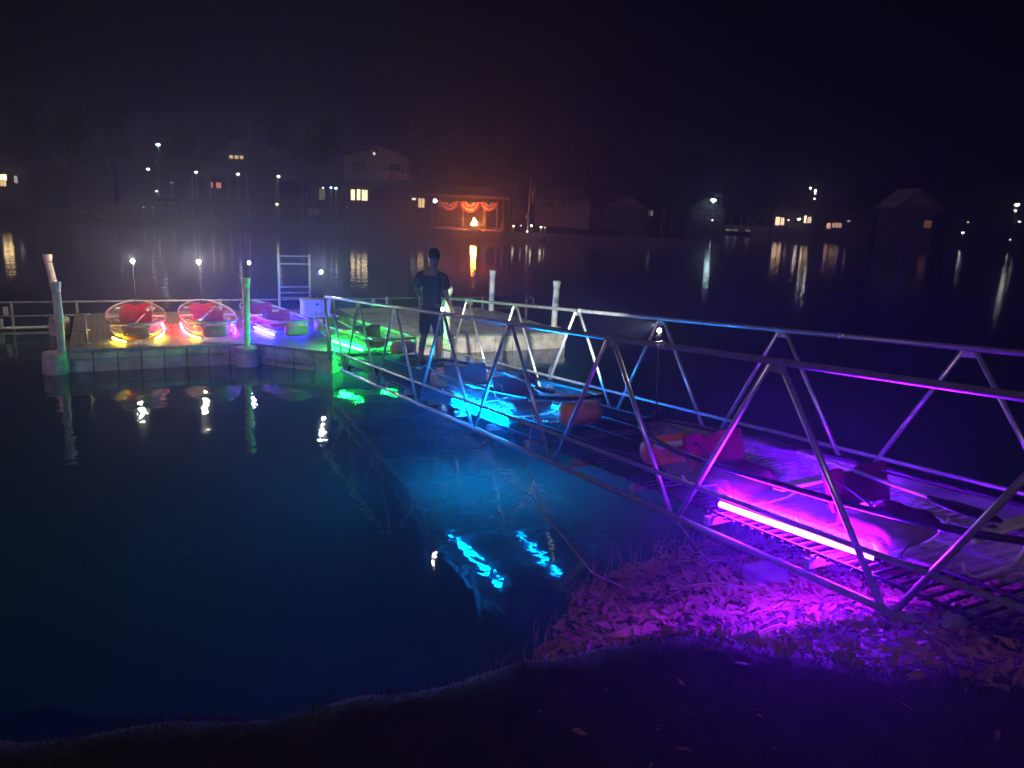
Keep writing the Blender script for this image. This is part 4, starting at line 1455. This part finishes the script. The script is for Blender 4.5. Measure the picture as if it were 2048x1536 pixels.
for k, (h, w_) in enumerate(((12, 4.2), (15, 5.0), (9.5, 3.6))):
    tb, cb = tree_meshes(100 + k, h, w_)
    protos.append((tb.build('trunk', M['bark']).data, cb.build('crown', M['leafd']).data))
for o in [o for o in bpy.data.objects if o.name.startswith(('trunk', 'crown')) and o.parent is None]:
    bpy.data.objects.remove(o)
TREES = [(60, 100, 1, .9, 'dark tree right of the house at the left edge'), (150, 100, 0, 1.0, 'dark tree between the left house and the tall lamp'), (235, 104, 1, .9, 'dark tree just left of the tall blue-white lamp'),
         (355, 108, 0, .9, 'dark tree behind the left end of the hall'), (560, 106, 1, .9, 'dark tree behind the right end of the hall'), (640, 104, 0, 1.0, 'dark tree filling the gap left of the gabled house'),
         (860, 104, 1, 1.0, 'dark tree between the gabled house and the pavilion'), (950, 108, 1, 1.05, 'dark reddish tree behind the pavilion and fire'), (1020, 106, 0, .9, 'dark tree left of the flagpole'),
         (1150, 122, 1, .95, 'dark tree behind the white cottage'), (1330, 140, 1, 1.0, 'dark tree between the boathouse and the framed cottage'), (1440, 165, 1, 1.1, 'dark tree behind the framed cottage'),
         (1510, 182, 1, 1.1, 'dark tree behind the lit terrace'), (1590, 182, 0, 1.3, 'dark tree behind the café'), (1720, 184, 1, 1.1, 'dark tree behind the boat shed'), (1780, 176, 2, 1.3, 'low dark tree left of the pale gable'),
         (1900, 172, 1, 1.0, 'dark tree right of the pale gable'), (1990, 178, 0, 1.2, 'dark tree near the right edge lamps')]
for k, (px, Y, v, sc, lab) in enumerate(TREES):
    p = at(px, 430, Y)
    t = empty('leafy_tree', lab, 'tree', (p.x, Y, .9), rt_.uniform(0, 6.28), 'trees along the far shore')
    t.scale = (sc, sc, sc)
    for nm, me in (('trunk', protos[v][0]), ('crown', protos[v][1])):
        o = bpy.data.objects.new(nm, me); COL.objects.link(o); o.parent = t

# ================================================================== HAZE
hz = MB().box((0, 100, 10), (640, 240, 24))
hm = bpy.data.materials.new('night_haze')
tt = nodes_of(hm); tt.nodes.remove(tt.nodes['Principled BSDF'])
pv = tt.nodes.new('ShaderNodeVolumePrincipled')
pv.inputs['Color'].default_value = (.46, .46, .80, 1)
pv.inputs['Density'].default_value = 0.0095
pv.inputs['Anisotropy'].default_value = 0.8
tt.links.new(pv.outputs[0], tt.nodes['Material Output'].inputs['Volume'])
struct('haze', hz, hm, 'stuff')
